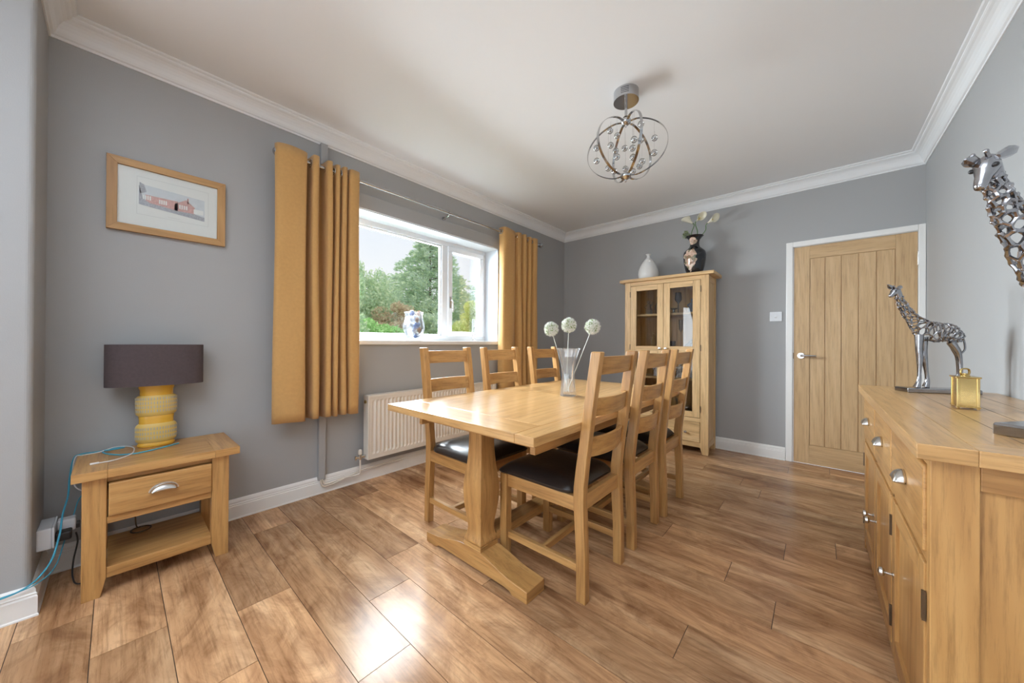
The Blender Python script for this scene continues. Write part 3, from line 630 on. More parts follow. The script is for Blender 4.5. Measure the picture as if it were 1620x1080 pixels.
# ------------------------------------------------------------------ chairs
def cx_(z):
    pts = [(0, .0215), (.20, .024), (.38, .034), (.46, .036), (.55, .026), (.65, .013), (.75, .000), (.85, -.013), (.95, -.027), (1.06, -.044)]
    for (a, u), (b, v) in zip(pts[:-1], pts[1:]):
        if a <= z <= b: return u+(v-u)*(z-a)/(b-a)
    return pts[-1][1]
def make_chair(label):
    """faces +x; origin on the floor at the middle of the back edge of the rear legs"""
    t = thing('dining_chair', label, 'chair', (0, 0, 0), 0, 'oak dining chairs around the table')
    K = dict(parent=t, shift=False)
    for s in (-1, 1):
        y0, y1 = (-.195, -.157) if s < 0 else (.157, .195)
        rings = []
        for k in range(23):
            z = 1.05*k/22; c = cx_(z); h = .0215+.0025*math.exp(-((z-.45)/.15)**2)
            rings.append([(c-h, y0, z), (c+h, y0, z), (c+h, y1, z), (c-h, y1, z)])
        rings.append([(cx_(1.05)-.018, y0+.003, 1.053), (cx_(1.05)+.018, y0+.003, 1.053), (cx_(1.05)+.018, y1-.003, 1.053), (cx_(1.05)-.018, y1-.003, 1.053)])
        obj('rear_leg', loft(NB(), rings), OAK['z'], smooth=True, bevel=.002, **K)
        a, b = (-.203, -.163) if s < 0 else (.163, .203)
        obj('front_leg', B(.436, .478, a, b, 0, .436), OAK['z'], bevel=.002, **K)
        obj('side_rail', B(.056, .4355, *((-.193, -.171) if s < 0 else (.171, .193)), .374, .436), OAK['x'], bevel=.0015, **K)
        obj('side_stretcher', B(.044, .4355, *((-.188, -.166) if s < 0 else (.166, .188)), .118, .150), OAK['x'], bevel=.0015, **K)
    obj('front_rail', B(.452, .476, -.1625, .1625, .374, .436), OAK['y'], bevel=.0015, **K)
    obj('back_rail', B(.022, .046, -.1565, .1565, .374, .440), OAK['y'], bevel=.0015, **K)
    obj('cross_stretcher', B(.225, .250, -.1655, .1655, .120, .148), OAK['y'], bevel=.0015, **K)
    for (za, zb, bow) in ((.955, 1.032, .012), (.778, .857, .024), (.602, .688, .030)):
        bm = NB(); rings = []
        for i in range(13):
            y = -.1575+.315*i/12; q = bow*(1-(y/.1575)**2)
            c0, c1 = cx_(za)-q, cx_(zb)-q
            rings.append([(c0-.010, y, za), (c0+.008, y, za), (c1+.008, y, zb), (c1-.010, y, zb)])
        loft(bm, rings); obj('slat', bm, OAK['y'], bevel=.002, **K)
    # padded seat
    bm = NB(); nx, ny = 14, 14
    def hw(x): return .168+.047*min(1, max(0, (x-.045)/.06)) if x < .105 else .215
    def P(i, j, topf):
        u, v = i/nx, j/ny; x = .050+(.495-.050)*u; y = (2*v-1)*hw(x)
        e = min(u, 1-u, v, 1-v)*2
        eu = min(u, 1-u)*2; ev = min(v, 1-v)*2
        rnd = min(1, (1-(1-min(1, eu*3.2))**2)**.5*(1-(1-min(1, ev*3.2))**2)**.5) if eu > 0 and ev > 0 else 0
        dome = (1-(2*u-1)**4)*(1-(2*v-1)**4)
        return (x, y, .452+.026*rnd+.020*dome) if topf else (x+(.012 if u == 0 else -.012 if u == 1 else 0), y*(.95), .4365)
    Tv = [[bm.verts.new(P(i, j, 1)) for j in range(ny+1)] for i in range(nx+1)]
    Bv = [[bm.verts.new(P(i, j, 0)) for j in range(ny+1)] for i in range(nx+1)]
    for i in range(nx):
        for j in range(ny):
            bm.faces.new((Tv[i][j], Tv[i+1][j], Tv[i+1][j+1], Tv[i][j+1])); bm.faces.new((Bv[i][j], Bv[i][j+1], Bv[i+1][j+1], Bv[i+1][j]))
    for i in range(nx): bm.faces.new((Tv[i][0], Bv[i][0], Bv[i+1][0], Tv[i+1][0])); bm.faces.new((Tv[i][ny], Tv[i+1][ny], Bv[i+1][ny], Bv[i][ny]))
    for j in range(ny): bm.faces.new((Tv[0][j], Tv[0][j+1], Bv[0][j+1], Bv[0][j])); bm.faces.new((Tv[nx][j], Bv[nx][j], Bv[nx][j+1], Tv[nx][j+1]))
    o = obj('seat', bm, M['leather'], smooth=True, **K)
    md = o.modifiers.new('s', 'SUBSURF'); md.levels = 1; md.render_levels = 1
    return t
proto = make_chair('')
spots = [(-.721, 1.483, PI, 'oak ladder-back dining chair nearest the camera, right side of the table'),
         (-.721, 1.995, PI, 'oak dining chair in the middle of the three on the right side'),
         (-.712, 2.470, PI, 'farthest oak dining chair on the right side, nearest the display cabinet'),
         (-1.803, 1.444, 0, 'oak dining chair nearest the camera on the window side of the table'),
         (-1.800, 1.955, 0, 'oak dining chair in the middle of the three on the window side'),
         (-1.800, 2.510, 0, 'farthest oak dining chair on the window side, in front of the right curtain')]
for i, (x, y, a, lb) in enumerate(spots):
    o = proto if i == 0 else copy_tree(proto)
    o.location = (x, y, 0); o.rotation_euler = (0, 0, a); o['label'] = lb

# ------------------------------------------------------------------ glass vase with alliums on the table
VX, VY = -1.183, 1.885
gv = thing('glass_vase', 'tall clear crystal vase holding flowers on the dining table', 'vase', (VX, VY, TZ))
def flute(a, z): return .025*math.cos(16*a+z*14)
outer = [(.046, .002), (.047, .012), (.042, .05), (.038, .10), (.037, .14), (.041, .19), (.051, .24), (.064, .285), (.070, .30)]
inner = [(.067, .30), (.061, .285), (.048, .24), (.038, .19), (.034, .14), (.035, .10), (.037, .05), (.036, .03), (.001, .028)]
obj('vessel', lathe(NB(), [(.001, .0005)]+outer+inner, (VX, VY, TZ), 64, power=4, rot=R_(20), flute=flute), M['crystal'], gv, smooth=True)
def allium(label, c, foot, r=.047):
    t = thing('allium_flower', label, 'flower', foot, 0, 'white alliums in the glass vase')
    c = Vector(c); bm = NB(); bm2 = NB(); N_ = 560
    ball(bm2, c, r*.62, u=16, v=10)
    for k in range(N_):
        zz = 1-2*(k+.5)/N_; a = k*2.39996; d = Vector((math.sqrt(1-zz*zz)*math.cos(a), math.sqrt(1-zz*zz)*math.sin(a), zz))
        q = r*random.uniform(.80, 1.10); u = d.orthogonal().normalized(); v = d.cross(u); tw = random.random()*PI; u, v = u*math.cos(tw)+v*math.sin(tw), v*math.cos(tw)-u*math.sin(tw)
        tgt = bm2 if random.random() < .10 else bm
        for e1, e2 in ((u, v), (v, u)):
            vs = [tgt.verts.new(c+d*q+e1*.0066), tgt.verts.new(c+d*(q-.012)+e2*.0020), tgt.verts.new(c+d*q-e1*.0066), tgt.verts.new(c+d*(q-.012)-e2*.0020)]; tgt.faces.new(vs)
    obj('flower_head', bm, M['allium'], t); obj('flower_core', bm2, M['alliumg'], t)
    f = Vector(foot); mid = (f+c)/2+Vector((0, 0, .02))
    obj('stem', tube(NB(), smoothpath([f, f.lerp(c, .5), c], 6), .0020, 8), M['palestem'], t, smooth=True)
CR = Vector((math.cos(YAW), math.sin(YAW), 0))
v0 = Vector((VX, VY, 0))
allium('white allium flower head, leftmost of three in the glass vase', tuple(v0-CR*.108+Vector((0, 0, 1.175))), tuple(v0+CR*.004+Vector((0, 0, TZ+.03))))
allium('white allium flower head, middle and highest in the glass vase', tuple(v0+CR*.002+Vector((.0, 0, 1.200))), tuple(v0-CR*.01+Vector((.004, -.01, TZ+.03))), .049)
allium('white allium flower head, rightmost of three in the glass vase', tuple(v0+CR*.152+Vector((0, 0, 1.190))), tuple(v0-CR*.012+Vector((0, .012, TZ+.03))), .050)

# ------------------------------------------------------------------ display cabinet
C0, C1, CF, CB = -1.640, -.797, 3.80, 4.125
cab = thing('display_cabinet', 'tall oak display cabinet with glazed doors against the back wall', 'cabinet', (-1.22, 3.96, 0))
obj('cornice_top', B(-1.690, -.748, 3.765, 4.132, 1.7655, 1.797), PALE['x'], cab, bevel=.003)
def post(x0, x1, s, yf, yb):
    c = .018
    p = [(x0, 0), (x1-c, 0), (x1, .065), (x1, 1.765), (x0, 1.765)] if s > 0 else [(x0+c, 0), (x1, 0), (x1, 1.765), (x0, 1.765), (x0, .065)]
    return prism(NB(), p, 'y', yf, yb)
for x0, x1, s in ((C0, C0+.062, 1), (C1-.072, C1, -1)):
    obj('post', post(x0, x1, s, CF, CF+.045), PALE['z'], cab, bevel=.002)
    obj('post', post(x0, x1, s, CB-.045, CB), PALE['z'], cab, bevel=.002)
for x in (C0+.004, C1-.022):
    sp = obj('side_panel', B(x+.004, x+.014, CF+.045, CB-.045, .08, 1.70), PALE['z'], cab)
    for a, b in ((.065, .12), (1.70, 1.765)): obj('side_rail', B(x, x+.018, CF+.0455, CB-.0455, a, b), PALE['y'], cab, bevel=.001)
obj('rail', B(C0+.0625, C1-.0725, CF+.002, CF+.03, 1.7245, 1.765), PALE['x'], cab)
obj('rail', B(C0+.0625, C1-.0725, CF+.002, CF+.03, .312, .352), PALE['x'], cab)
obj('rail', B(C0+.0625, C1-.0725, CF+.002, CF+.03, .065, .110), PALE['x'], cab)
bm = NB(); nb = 9; wv = (C1-.03-C0-.03)/nb
for i in range(nb): box(bm, C0+.03+wv*i+.001, C0+.03+wv*(i+1)-.001, CB-.016, CB-.008, .08, 1.75)
obj('back_boards', bm, OAK['z'], cab, bevel=.002)
obj('back_sheet', B(C0+.03, C1-.03, CB-.008, CB-.003, .08, 1.75), OAK['z'], cab)
SH = {'bottom': .352, 's1': .735, 's2': 1.045, 's3': 1.41}
for k, z in SH.items(): obj('shelf', B(C0+.03, C1-.03, CF+(.036 if k != 'bottom' else .031), CB-.017, z-.022, z), PALE['x'], cab, bevel=.001)
obj('base_board', B(C0+.03, C1-.03, CF+.031, CB-.017, .085, .1), PALE['x'], cab)
def glazed_door(x0, x1, g0, g1, hinge_x, knob_x):
    d = obj('door', B(x0, g0, CF-.004, CF+.020, .357, 1.720), PALE['z'], cab, bevel=.0015)
    obj('stile', B(g1, x1, CF-.004, CF+.020, .357, 1.720), PALE['z'], d, bevel=.0015)
    for a, b in ((.357, .413), (.982, 1.060), (1.664, 1.720)): obj('rail', B(g0+.0002, g1-.0002, CF-.004, CF+.020, a, b), PALE['x'], d, bevel=.0015)
    obj('glass_panel', B(g0-.002, g1+.002, CF+.006, CF+.010, .411, .984), M['cabglass'], d)
    obj('glass_panel', B(g0-.002, g1+.002, CF+.006, CF+.010, 1.058, 1.666), M['cabglass'], d)
    k = lathe(NB(), [(.006, 0), (.006, .012), (.012, .016), (.015, .022), (.013, .029), (.004, .032)], (0, 0, 0), 20)
    bmesh.ops.rotate(k, verts=k.verts, cent=(0, 0, 0), matrix=Matrix.Rotation(PI/2, 3, 'X')); bmesh.ops.translate(k, verts=k.verts, vec=(knob_x, CF-.004, 1.036))
    obj('knob', k, M['satin'], d, smooth=True)
    for z in (.41, 1.015, 1.60): obj('hinge', B(hinge_x-.0035, hinge_x+.0035, CF-.007, CF-.0005, z, z+.062), M['bronze'], d)
glazed_door(-1.575, -1.224, -1.510, -1.285, -1.5785, -1.252)
glazed_door(-1.220, -.872, -1.157, -.940, -.8675, -1.190)
dd = obj('drawer', B(-1.574, -.873, CF-.004, CF+.25, .114, .308), PALE['x'], cab, bevel=.002)
for x in (-1.44, -.998):
    k = lathe(NB(), [(.006, 0), (.006, .012), (.012, .016), (.015, .022), (.013, .029), (.004, .032)], (0, 0, 0), 20)
    bmesh.ops.rotate(k, verts=k.verts, cent=(0, 0, 0), matrix=Matrix.Rotation(PI/2, 3, 'X')); bmesh.ops.translate(k, verts=k.verts, vec=(x, CF-.004, .205)); obj('knob', k, M['satin'], dd, smooth=True)

# things in and on the cabinet
def single(name, bm, mat, label, cat, smooth=True, group=None, **k):
    o = obj(name, bm, mat, smooth=smooth, **k); recenter(o); return tag(o, label, cat, group)
def wineglass(c, bowl, stemh, r):
    t = NB(); lathe(t, [(.030, .001), (.030, .003), (.006, .008), (.0035, .02), (.0035, stemh), (.012, stemh+.012), (r, stemh+.04), (r*1.02, stemh+.065), (r*.85, stemh+bowl), (r*.82, stemh+bowl), (r*.97, stemh+.065), (r*.9, stemh+.04), (.004, stemh+.018)], c, 28); return t
single('wine_glass', wineglass((-1.115, 3.94, SH['s3']), .12, .10, .034), M['smoke'], 'tall dark wine glass on the top shelf of the cabinet', 'glass')
def figurine(c, hgt, r, seed=0):
    random.seed(seed); bm = NB(); x, y, z = c
    lathe(bm, [(r, 0), (r*1.05, hgt*.04), (r*.9, hgt*.10), (r*.95, hgt*.3), (r*.6, hgt*.5), (r*.65, hgt*.62), (r*.35, hgt*.72), (r*.2, hgt*.75)], c, 20, flute=lambda a, zz: .10*math.cos(5*a+seed))
    ball(bm, (x, y, z+hgt*.84), r*.42, 1, 1, 1.15)
    tube(bm, smoothpath([(x-r*.5, y, z+hgt*.62), (x-r*1.1, y-.008, z+hgt*.52), (x-r*.8, y-.02, z+hgt*.42)], 4), r*.18, 8); tube(bm, smoothpath([(x+r*.5, y, z+hgt*.62), (x+r*1.15, y-.006, z+hgt*.66), (x+r*1.3, y-.015, z+hgt*.82)], 4), r*.17, 8)
    random.seed(seed+99); return bm
single('figurine', figurine((-.975, 3.92, SH['s3']), .15, .036, 3), plain('blue_grey_glaze', (.18, .22, .32), .2, noise=.5, nscale=60), 'blue and grey figurine on the right of the top cabinet shelf', 'figurine')
single('figurine', figurine((-1.43, 3.95, SH['s3']), .17, .038, 5), M['crystal'], 'clear crystal figurine at the left of the top cabinet shelf', 'figurine')
single('decanter', lathe(NB(), [(.035, 0), (.037, .01), (.035, .09), (.02, .12), (.012, .14), (.012, .16), (.018, .17), (.018, .19), (.004, .20)], (-1.32, 3.93, SH['s3']), 24, flute=lambda a, z: .05*math.cos(8*a)), M['crystal'], 'cut glass decanter behind the left door on the top shelf', 'decanter')
single('trinket_dish', lathe(NB(), [(.022, 0), (.024, .006), (.010, .012), (.012, .03), (.038, .045), (.040, .05), (.034, .048), (.004, .034)], (-1.14, 3.87, SH['s3']), 24), M['gun'], 'small dark metal dish beside the wine glass on the top shelf', 'dish')
single('figurine', figurine((-1.37, 3.93, SH['s2']), .19, .024, 8), plain('gilt', (.65, .45, .2), .3, metal=.8), 'slim gilt figurine behind the left glass door, second shelf', 'figurine')
single('flute_glass', lathe(NB(), [(.028, .001), (.028, .003), (.004, .008), (.003, .16), (.018, .20), (.022, .30), (.021, .30), (.016, .20), (.002, .17)], (-1.10, 3.98, SH['s2']), 20), M['crystal'], 'very tall clear flute glass on the second cabinet shelf', 'glass')
bm = NB(); random.seed(4)
for k in range(5): ball(bm, (-.985+.028*math.cos(k*1.3), 3.90+.02*math.sin(k*1.3), SH['s2']+.026+(.034 if k == 4 else 0)), .025)
single('silver_ornament', bm, M['gun'], 'cluster of dark silver baubles on the second cabinet shelf', 'ornament')
single('candle_jar', lathe(NB(), [(.03, 0), (.032, .004), (.032, .07), (.029, .07), (.029, .012), (.002, .01)], (-1.16, 3.90, SH['s2']), 24), M['smoke'], 'dark glass candle jar at the left of the second shelf, right door', 'candle jar')
single('china_teapot', figurine((-1.09, 3.92, SH['s1']), .17, .042, 11), plain('blue_white_china', (.62, .66, .74), .2, noise=.6, nscale=45), 'white and blue china figure behind the right door, middle shelf', 'figurine')
single('china_vase', lathe(NB(), [(.025, 0), (.04, .03), (.042, .07), (.02, .11), (.018, .13), (.026, .15), (.022, .15), (.014, .12), (.002, .02)], (-.965, 3.92, SH['s1']), 28), plain('pale_blue_china', (.6, .66, .76), .2, noise=.4, nscale=60), 'pale blue china vase at the right end of the middle shelf', 'vase')
single('figurine', figurine((-1.33, 3.93, SH['s1']), .15, .032, 13), plain('mottled_china', (.5, .48, .52), .3, noise=.7, nscale=50), 'mottled grey figurine behind the left door, middle shelf', 'figurine')
single('crystal_bowl', lathe(NB(), [(.03, 0), (.032, .006), (.055, .05), (.07, .08), (.066, .08), (.05, .05), (.002, .014)], (-.99, 3.95, SH['bottom']), 32, flute=lambda a, z: .04*math.cos(12*a)), M['crystal'], 'clear crystal bowl on the lowest cabinet shelf', 'bowl')
single('crystal_vase', lathe(NB(), [(.03, 0), (.032, .006), (.028, .06), (.042, .16), (.039, .16), (.024, .06), (.002, .014)], (-1.10, 3.95, SH['bottom']), 32, flute=lambda a, z: .04*math.cos(10*a)), M['crystal'], 'clear crystal vase on the lowest cabinet shelf', 'vase')

# white bottle vase
wx, wy, wz = -1.435, 3.95, 1.7975
wv_ = thing('white_vase', 'white ribbed teardrop vase with a narrow neck on the cabinet', 'vase', (wx, wy, wz))
obj('vessel', lathe(NB(), [(.075, 0), (.092, .008), (.104, .035), (.108, .07), (.103, .11), (.088, .155), (.066, .195), (.042, .228), (.022, .25), (.017, .262), (.018, .275), (.026, .287), (.030, .293), (.026, .293), (.012, .27)], (wx, wy, wz), 72, flute=lambda a, z: .012*math.cos(30*a)*(1 if z < .2 else .2)), M['ceramic'], wv_, smooth=True)
bm = NB()
for k in range(5):
    a = k*2*PI/5; c = Vector((wx+.02+.016*math.cos(a), wy-.062-.006*math.sin(a), wz+.205+.016*math.sin(a))); ball(bm, c, .012, 1, .5, 1, 10, 7)
ball(bm, (wx+.02, wy-.068, wz+.205), .007)
obj('flower_relief', bm, M['ceramic'], wv_, smooth=True)
# black vase
m, t, b = newmat('black_floral_glaze'); M['vase_black'] = m
tc = t.nodes.new('ShaderNodeTexCoord'); L = t.links.new
vo = t.nodes.new('ShaderNodeTexVoronoi'); vo.inputs['Scale'].default_value = 38; L(tc.outputs['Object'], vo.inputs['Vector'])
no = t.nodes.new('ShaderNodeTexNoise'); no.inputs['Scale'].default_value = 24; L(tc.outputs['Object'], no.inputs['Vector'])
r1 = t.nodes.new('ShaderNodeValToRGB'); e = r1.color_ramp.elements; e[0].color = (.35, .16, .10, 1); e[1].color = (.80, .68, .58, 1); k = e.new(.5); k.color = (.62, .42, .32, 1); k = e.new(.3); k.color = (.16, .18, .11, 1); L(vo.outputs['Color'], r1.inputs['Fac'])
# floral patch mask: an oval on the face towards the room, broken up by noise
sub = t.nodes.new('ShaderNodeVectorMath'); sub.operation = 'SUBTRACT'; sub.inputs[1].default_value = (-.022, -.10, .155); L(tc.outputs['Object'], sub.inputs[0])
ml = t.nodes.new('ShaderNodeVectorMath'); ml.operation = 'MULTIPLY'; ml.inputs[1].default_value = (15.5, 7, 8.2); L(sub.outputs[0], ml.inputs[0])
le = t.nodes.new('ShaderNodeVectorMath'); le.operation = 'LENGTH'; L(ml.outputs[0], le.inputs[0])
ad = t.nodes.new('ShaderNodeMath'); ad.operation = 'ADD'; L(le.outputs['Value'], ad.inputs[0]); L(no.outputs['Fac'], ad.inputs[1])
lt = t.nodes.new('ShaderNodeMath'); lt.operation = 'LESS_THAN'; lt.inputs[1].default_value = 1.42; L(ad.outputs[0], lt.inputs[0])
sub2 = t.nodes.new('ShaderNodeVectorMath'); sub2.operation = 'SUBTRACT'; sub2.inputs[1].default_value = (-.01, -.05, .345); L(tc.outputs['Object'], sub2.inputs[0])
ml2 = t.nodes.new('ShaderNodeVectorMath'); ml2.operation = 'MULTIPLY'; ml2.inputs[1].default_value = (22, 10, 26); L(sub2.outputs[0], ml2.inputs[0])
le2 = t.nodes.new('ShaderNodeVectorMath'); le2.operation = 'LENGTH'; L(ml2.outputs[0], le2.inputs[0])
lt2 = t.nodes.new('ShaderNodeMath'); lt2.operation = 'LESS_THAN'; lt2.inputs[1].default_value = .95; L(le2.outputs['Value'], lt2.inputs[0])
mx_ = t.nodes.new('ShaderNodeMath'); mx_.operation = 'MAXIMUM'; L(lt.outputs[0], mx_.inputs[0]); L(lt2.outputs[0], mx_.inputs[1])
mix = t.nodes.new('ShaderNodeMix'); mix.data_type = 'RGBA'; mix.inputs['A'].default_value = (.012, .013, .017, 1); L(mx_.outputs[0], mix.inputs['Factor']); L(r1.outputs[0], mix.inputs['B']); L(mix.outputs['Result'], b.inputs['Base Color']); setp(b, rough=.12, coat=.3)
bx_, by_, bz_ = -.962, 3.95, 1.7975
bv = thing('black_vase', 'glossy black vase with a painted pink floral panel on the cabinet', 'vase', (bx_, by_, bz_))
obj('vessel', lathe(NB(), [(.055, 0), (.068, .004), (.078, .03), (.094, .09), (.103, .15), (.106, .205), (.100, .238), (.078, .262), (.052, .285), (.044, .305), (.043, .335), (.048, .36), (.066, .385), (.080, .398), (.083, .402), (.078, .402), (.060, .383), (.038, .35), (.036, .30)], (bx_, by_, bz_), 56), m, bv, smooth=True)
def lily(label, tip, facing, bend):
    t = thing('calla_lily', label, 'flower', (bx_, by_, bz_+.36), 0, 'calla lilies in the black vase')
    tip = Vector(tip); f = Vector(facing).normalized(); base = tip-f*.085
    obj('stem', tube(NB(), smoothpath([(bx_+(tip.x-bx_)*.12, by_-.0, bz_+.36), (bx_+(tip.x-bx_)*bend, by_, bz_+.44), base-f*.02+Vector((0, 0, -.01)), base+f*.012], 7), .0042, 8), M['stem'], t, smooth=True)
    u = f.orthogonal().normalized(); v = f.cross(u); rings = []
    for k in range(9):
        q = k/8; r = .006+.030*q**1.3
        rings.append([tuple(base+f*(.085*q+(.030*q*q*math.cos(a)))+u*r*math.cos(a)*1.15+v*r*math.sin(a)) for a in [2*PI*i/20 for i in range(20)]])
    o = obj('petal', loft(NB(), rings, cap=False), M['lily'], t, smooth=True); s = o.modifiers.new('t', 'SOLIDIFY'); s.thickness = .0015
    obj('spadix', tube(NB(), [base+f*.01, base+f*.06], [.004, .003], 8), plain('spadix', (.8, .6, .1), .6), t, smooth=True)
lily('cream calla lily leaning left in the black vase', (bx_-.085, by_-.01, 2.40), (-.62, -.35, .55), .35)
lily('cream calla lily in the middle of the black vase', (bx_+.075, by_-.03, 2.385), (.75, -.6, .30), .35)
lily('cream calla lily leaning right in the black vase', (bx_+.195, by_-.02, 2.345), (.88, -.3, .35), .5)
bm = NB(); random.seed(5)
for k in range(150):
    d = Vector((random.gauss(0, 1), random.gauss(0, 1), random.gauss(0, 1))).normalized(); c = Vector((bx_-.075, by_-.03, bz_+.425))+d*random.uniform(.01, .042)
    u = d.orthogonal().normalized()*.010; v = d*.007; bm.faces.new([bm.verts.new(c+x) for x in (u, v, -u, -v)])
single('foliage_sprig', bm, leafmat('sprig', (.25, .33, .18), (.62, .68, .48)), 'small green leafy sprig at the left rim of the black vase', 'foliage', smooth=False)

# ------------------------------------------------------------------ sill things
SX, SY = -2.785, 1.803
hv = thing('hurricane_vase', 'clear hurricane vase filled with pine cones and baubles on the window sill', 'vase', (SX, SY, WZ0))
obj('vessel', lathe(NB(), [(.062, .0005), (.062, .006), (.052, .012), (.05, .022), (.072, .05), (.094, .095), (.098, .125), (.090, .165), (.078, .21), (.077, .235), (.086, .262), (.083, .262), (.074, .235), (.075, .21), (.087, .165), (.095, .125), (.090, .095), (.068, .05), (.001, .03)], (SX, SY, WZ0), 40), M['crystal'], hv, smooth=True)
random.seed(12)
def bauble(c, r, mat, label, cat='bauble', grp='baubles in the hurricane vase'):
    bm = ball(NB(), c, r, u=14, v=9); bm.verts.ensure_lookup_table()
    if mat == 'cone':
        bm.free(); bm = NB()
        for k in range(46):
            q = k/46; a = k*2.4; zz = (q*2-1)*r; rr = r*math.sqrt(max(.05, 1-(q*2-1)**2)); d = Vector((math.cos(a), math.sin(a), .35)); p = Vector(c)+Vector((math.cos(a)*rr*.55, math.sin(a)*rr*.55, zz)); s = Vector((-math.sin(a), math.cos(a), 0))*.007
            vs = [bm.verts.new(x) for x in (p-s, p+s, p+s*.6+d*rr*.5, p-s*.6+d*rr*.5, p+Vector((0, 0, -.004)))]
            bm.faces.new(vs[:4]); bm.faces.new((vs[0], vs[1], vs[4])); bm.faces.new((vs[0], vs[4], vs[3])); bm.faces.new((vs[1], vs[2], vs[4])); bm.faces.new((vs[2], vs[3], vs[4]))
        ball(bm, c, r*.6, u=10, v=6)
        return single('pine_cone', bm, M['cone'], label, 'pine cone', smooth=False, group='pine cones in the hurricane vase')
    return single('bauble', bm, M[mat], label, cat, group=grp)
for (dx, dy, z, r, mt, lb) in ((.03, -.03, .075, .026, 'silver', 'silver glitter bauble low at the left in the hurricane vase'), (.035, .035, .10, .026, 'cone', 'brown pine cone low at the right in the hurricane vase'),
     (-.02, .0, .10, .034, 'silver', 'silver bauble hidden in the middle of the hurricane vase'), (.045, -.005, .135, .027, 'blue', 'dark blue bauble in the middle of the hurricane vase'),
     (.02, -.045, .135, .026, 'silver', 'silver bauble at the left, halfway up the hurricane vase'), (-.01, .045, .15, .026, 'blue', 'blue bauble at the right, halfway up the hurricane vase'),
     (.035, .012, .190, .025, 'cone', 'brown pine cone in the upper middle of the hurricane vase'), (.015, -.035, .195, .026, 'silver', 'pale silver bauble in the upper left of the hurricane vase'),
     (-.03, .015, .21, .03, 'silver', 'silver bauble at the back top of the hurricane vase'), (.02, .04, .252, .026, 'cone', 'golden pine cone poking above the rim of the hurricane vase'), (.02, -.035, .250, .025, 'blue', 'dark blue bauble at the rim of the hurricane vase'),
     (.03, .0, .045, .022, 'blue', 'blue bauble at the bottom of the hurricane vase'), (.02, .03, .05, .022, 'silver', 'small silver bauble at the bottom of the hurricane vase')):
    bauble((SX+dx, SY+dy, WZ0+z), r, mt, lb)
single('candle_holder', lathe(NB(), [(.026, .0005), (.026, .005), (.010, .012), (.018, .028), (.009, .042), (.016, .058), (.019, .07), (.019, .24), (.0165, .24), (.0165, .075), (.002, .07)], (-2.80, 2.555, WZ0), 24), M['crystal'], 'slim clear glass candle holder on the right of the window sill', 'candle holder')

# ------------------------------------------------------------------ sideboard
sb = thing('sideboard', 'long oak sideboard with three drawers and doors along right wall', 'sideboard', (.40, 1.94, 0))
SF, S0, S1, ST = .192, 1.222, 2.682, .867
for q, ax in (((.168, .2545, 1.196, 2.705), 'y'), ((.2548, .627, 1.196, 1.2855), 'x'), ((.2548, .627, 2.6145, 2.705), 'x'), ((.2548, .627, 1.2858, 2.6142), 'y')):
    obj('top', B(*q, .832, ST), TOPOAK[ax], sb, bevel=.0016)
for x in (.348, .44, .53): obj('board_joint', B(x-.0006, x+.0006, 1.287, 2.613, ST-.0003, ST+.0004), M['bronze'], sb)
def sbpost(y0, y1, s, x0, x1):
    c = .016
    p = [(y0, 0), (y1-c, 0), (y1, .065), (y1, .8315), (y0, .8315)] if s > 0 else [(y0+c, 0), (y1, 0), (y1, .8315), (y0, .8315), (y0, .065)]
    return prism(NB(), p, 'x', x0, x1)
for y0, y1, s in ((S0, S0+.032, 1), (S1-.045, S1, -1)):
    obj('post', sbpost(y0, y1, s, SF, SF+.070), OAK['z'], sb, bevel=.002)
    obj('post', sbpost(y0, y1, s, .550, .620), OAK['z'], sb, bevel=.002)
for y in (S0+.010, S1-.022):
    obj('side_panel', B(SF+.070, .550, y, y+.012, .07, .78), OAK['z'], sb)
    yy = (S0+.001, S0+.022) if y < 2 else (S1-.022, S1-.001)
    for a_, b2_ in ((.775, .8315), (.035, .10)): obj('side_rail', B(SF+.0705, .5495, *yy, a_, b2_), OAK['x'], sb, bevel=.002)
yg = [(1.256, 1.718), (1.742, 2.172), (2.196, 2.634)]
for z0, z1 in ((.808, .8315), (.578, .602), (.030, .078)): obj('rail', B(SF+.002, SF+.03, S0+.0325, S1-.0455, z0, z1), OAK['y'], sb)
for (a, _), (_, b) in zip(yg[1:], yg[:-1]): obj('divider', B(SF+.002, SF+.03, b+.001, a-.001, .079, .807), OAK['z'], sb)
obj('back_panel', B(.610, .620, S0+.05, S1-.05, .05, .83), OAK['y'], sb)
obj('floor_panel', B(SF+.031, .605, S0+.035, S1-.05, .078, .09), OAK['y'], sb)
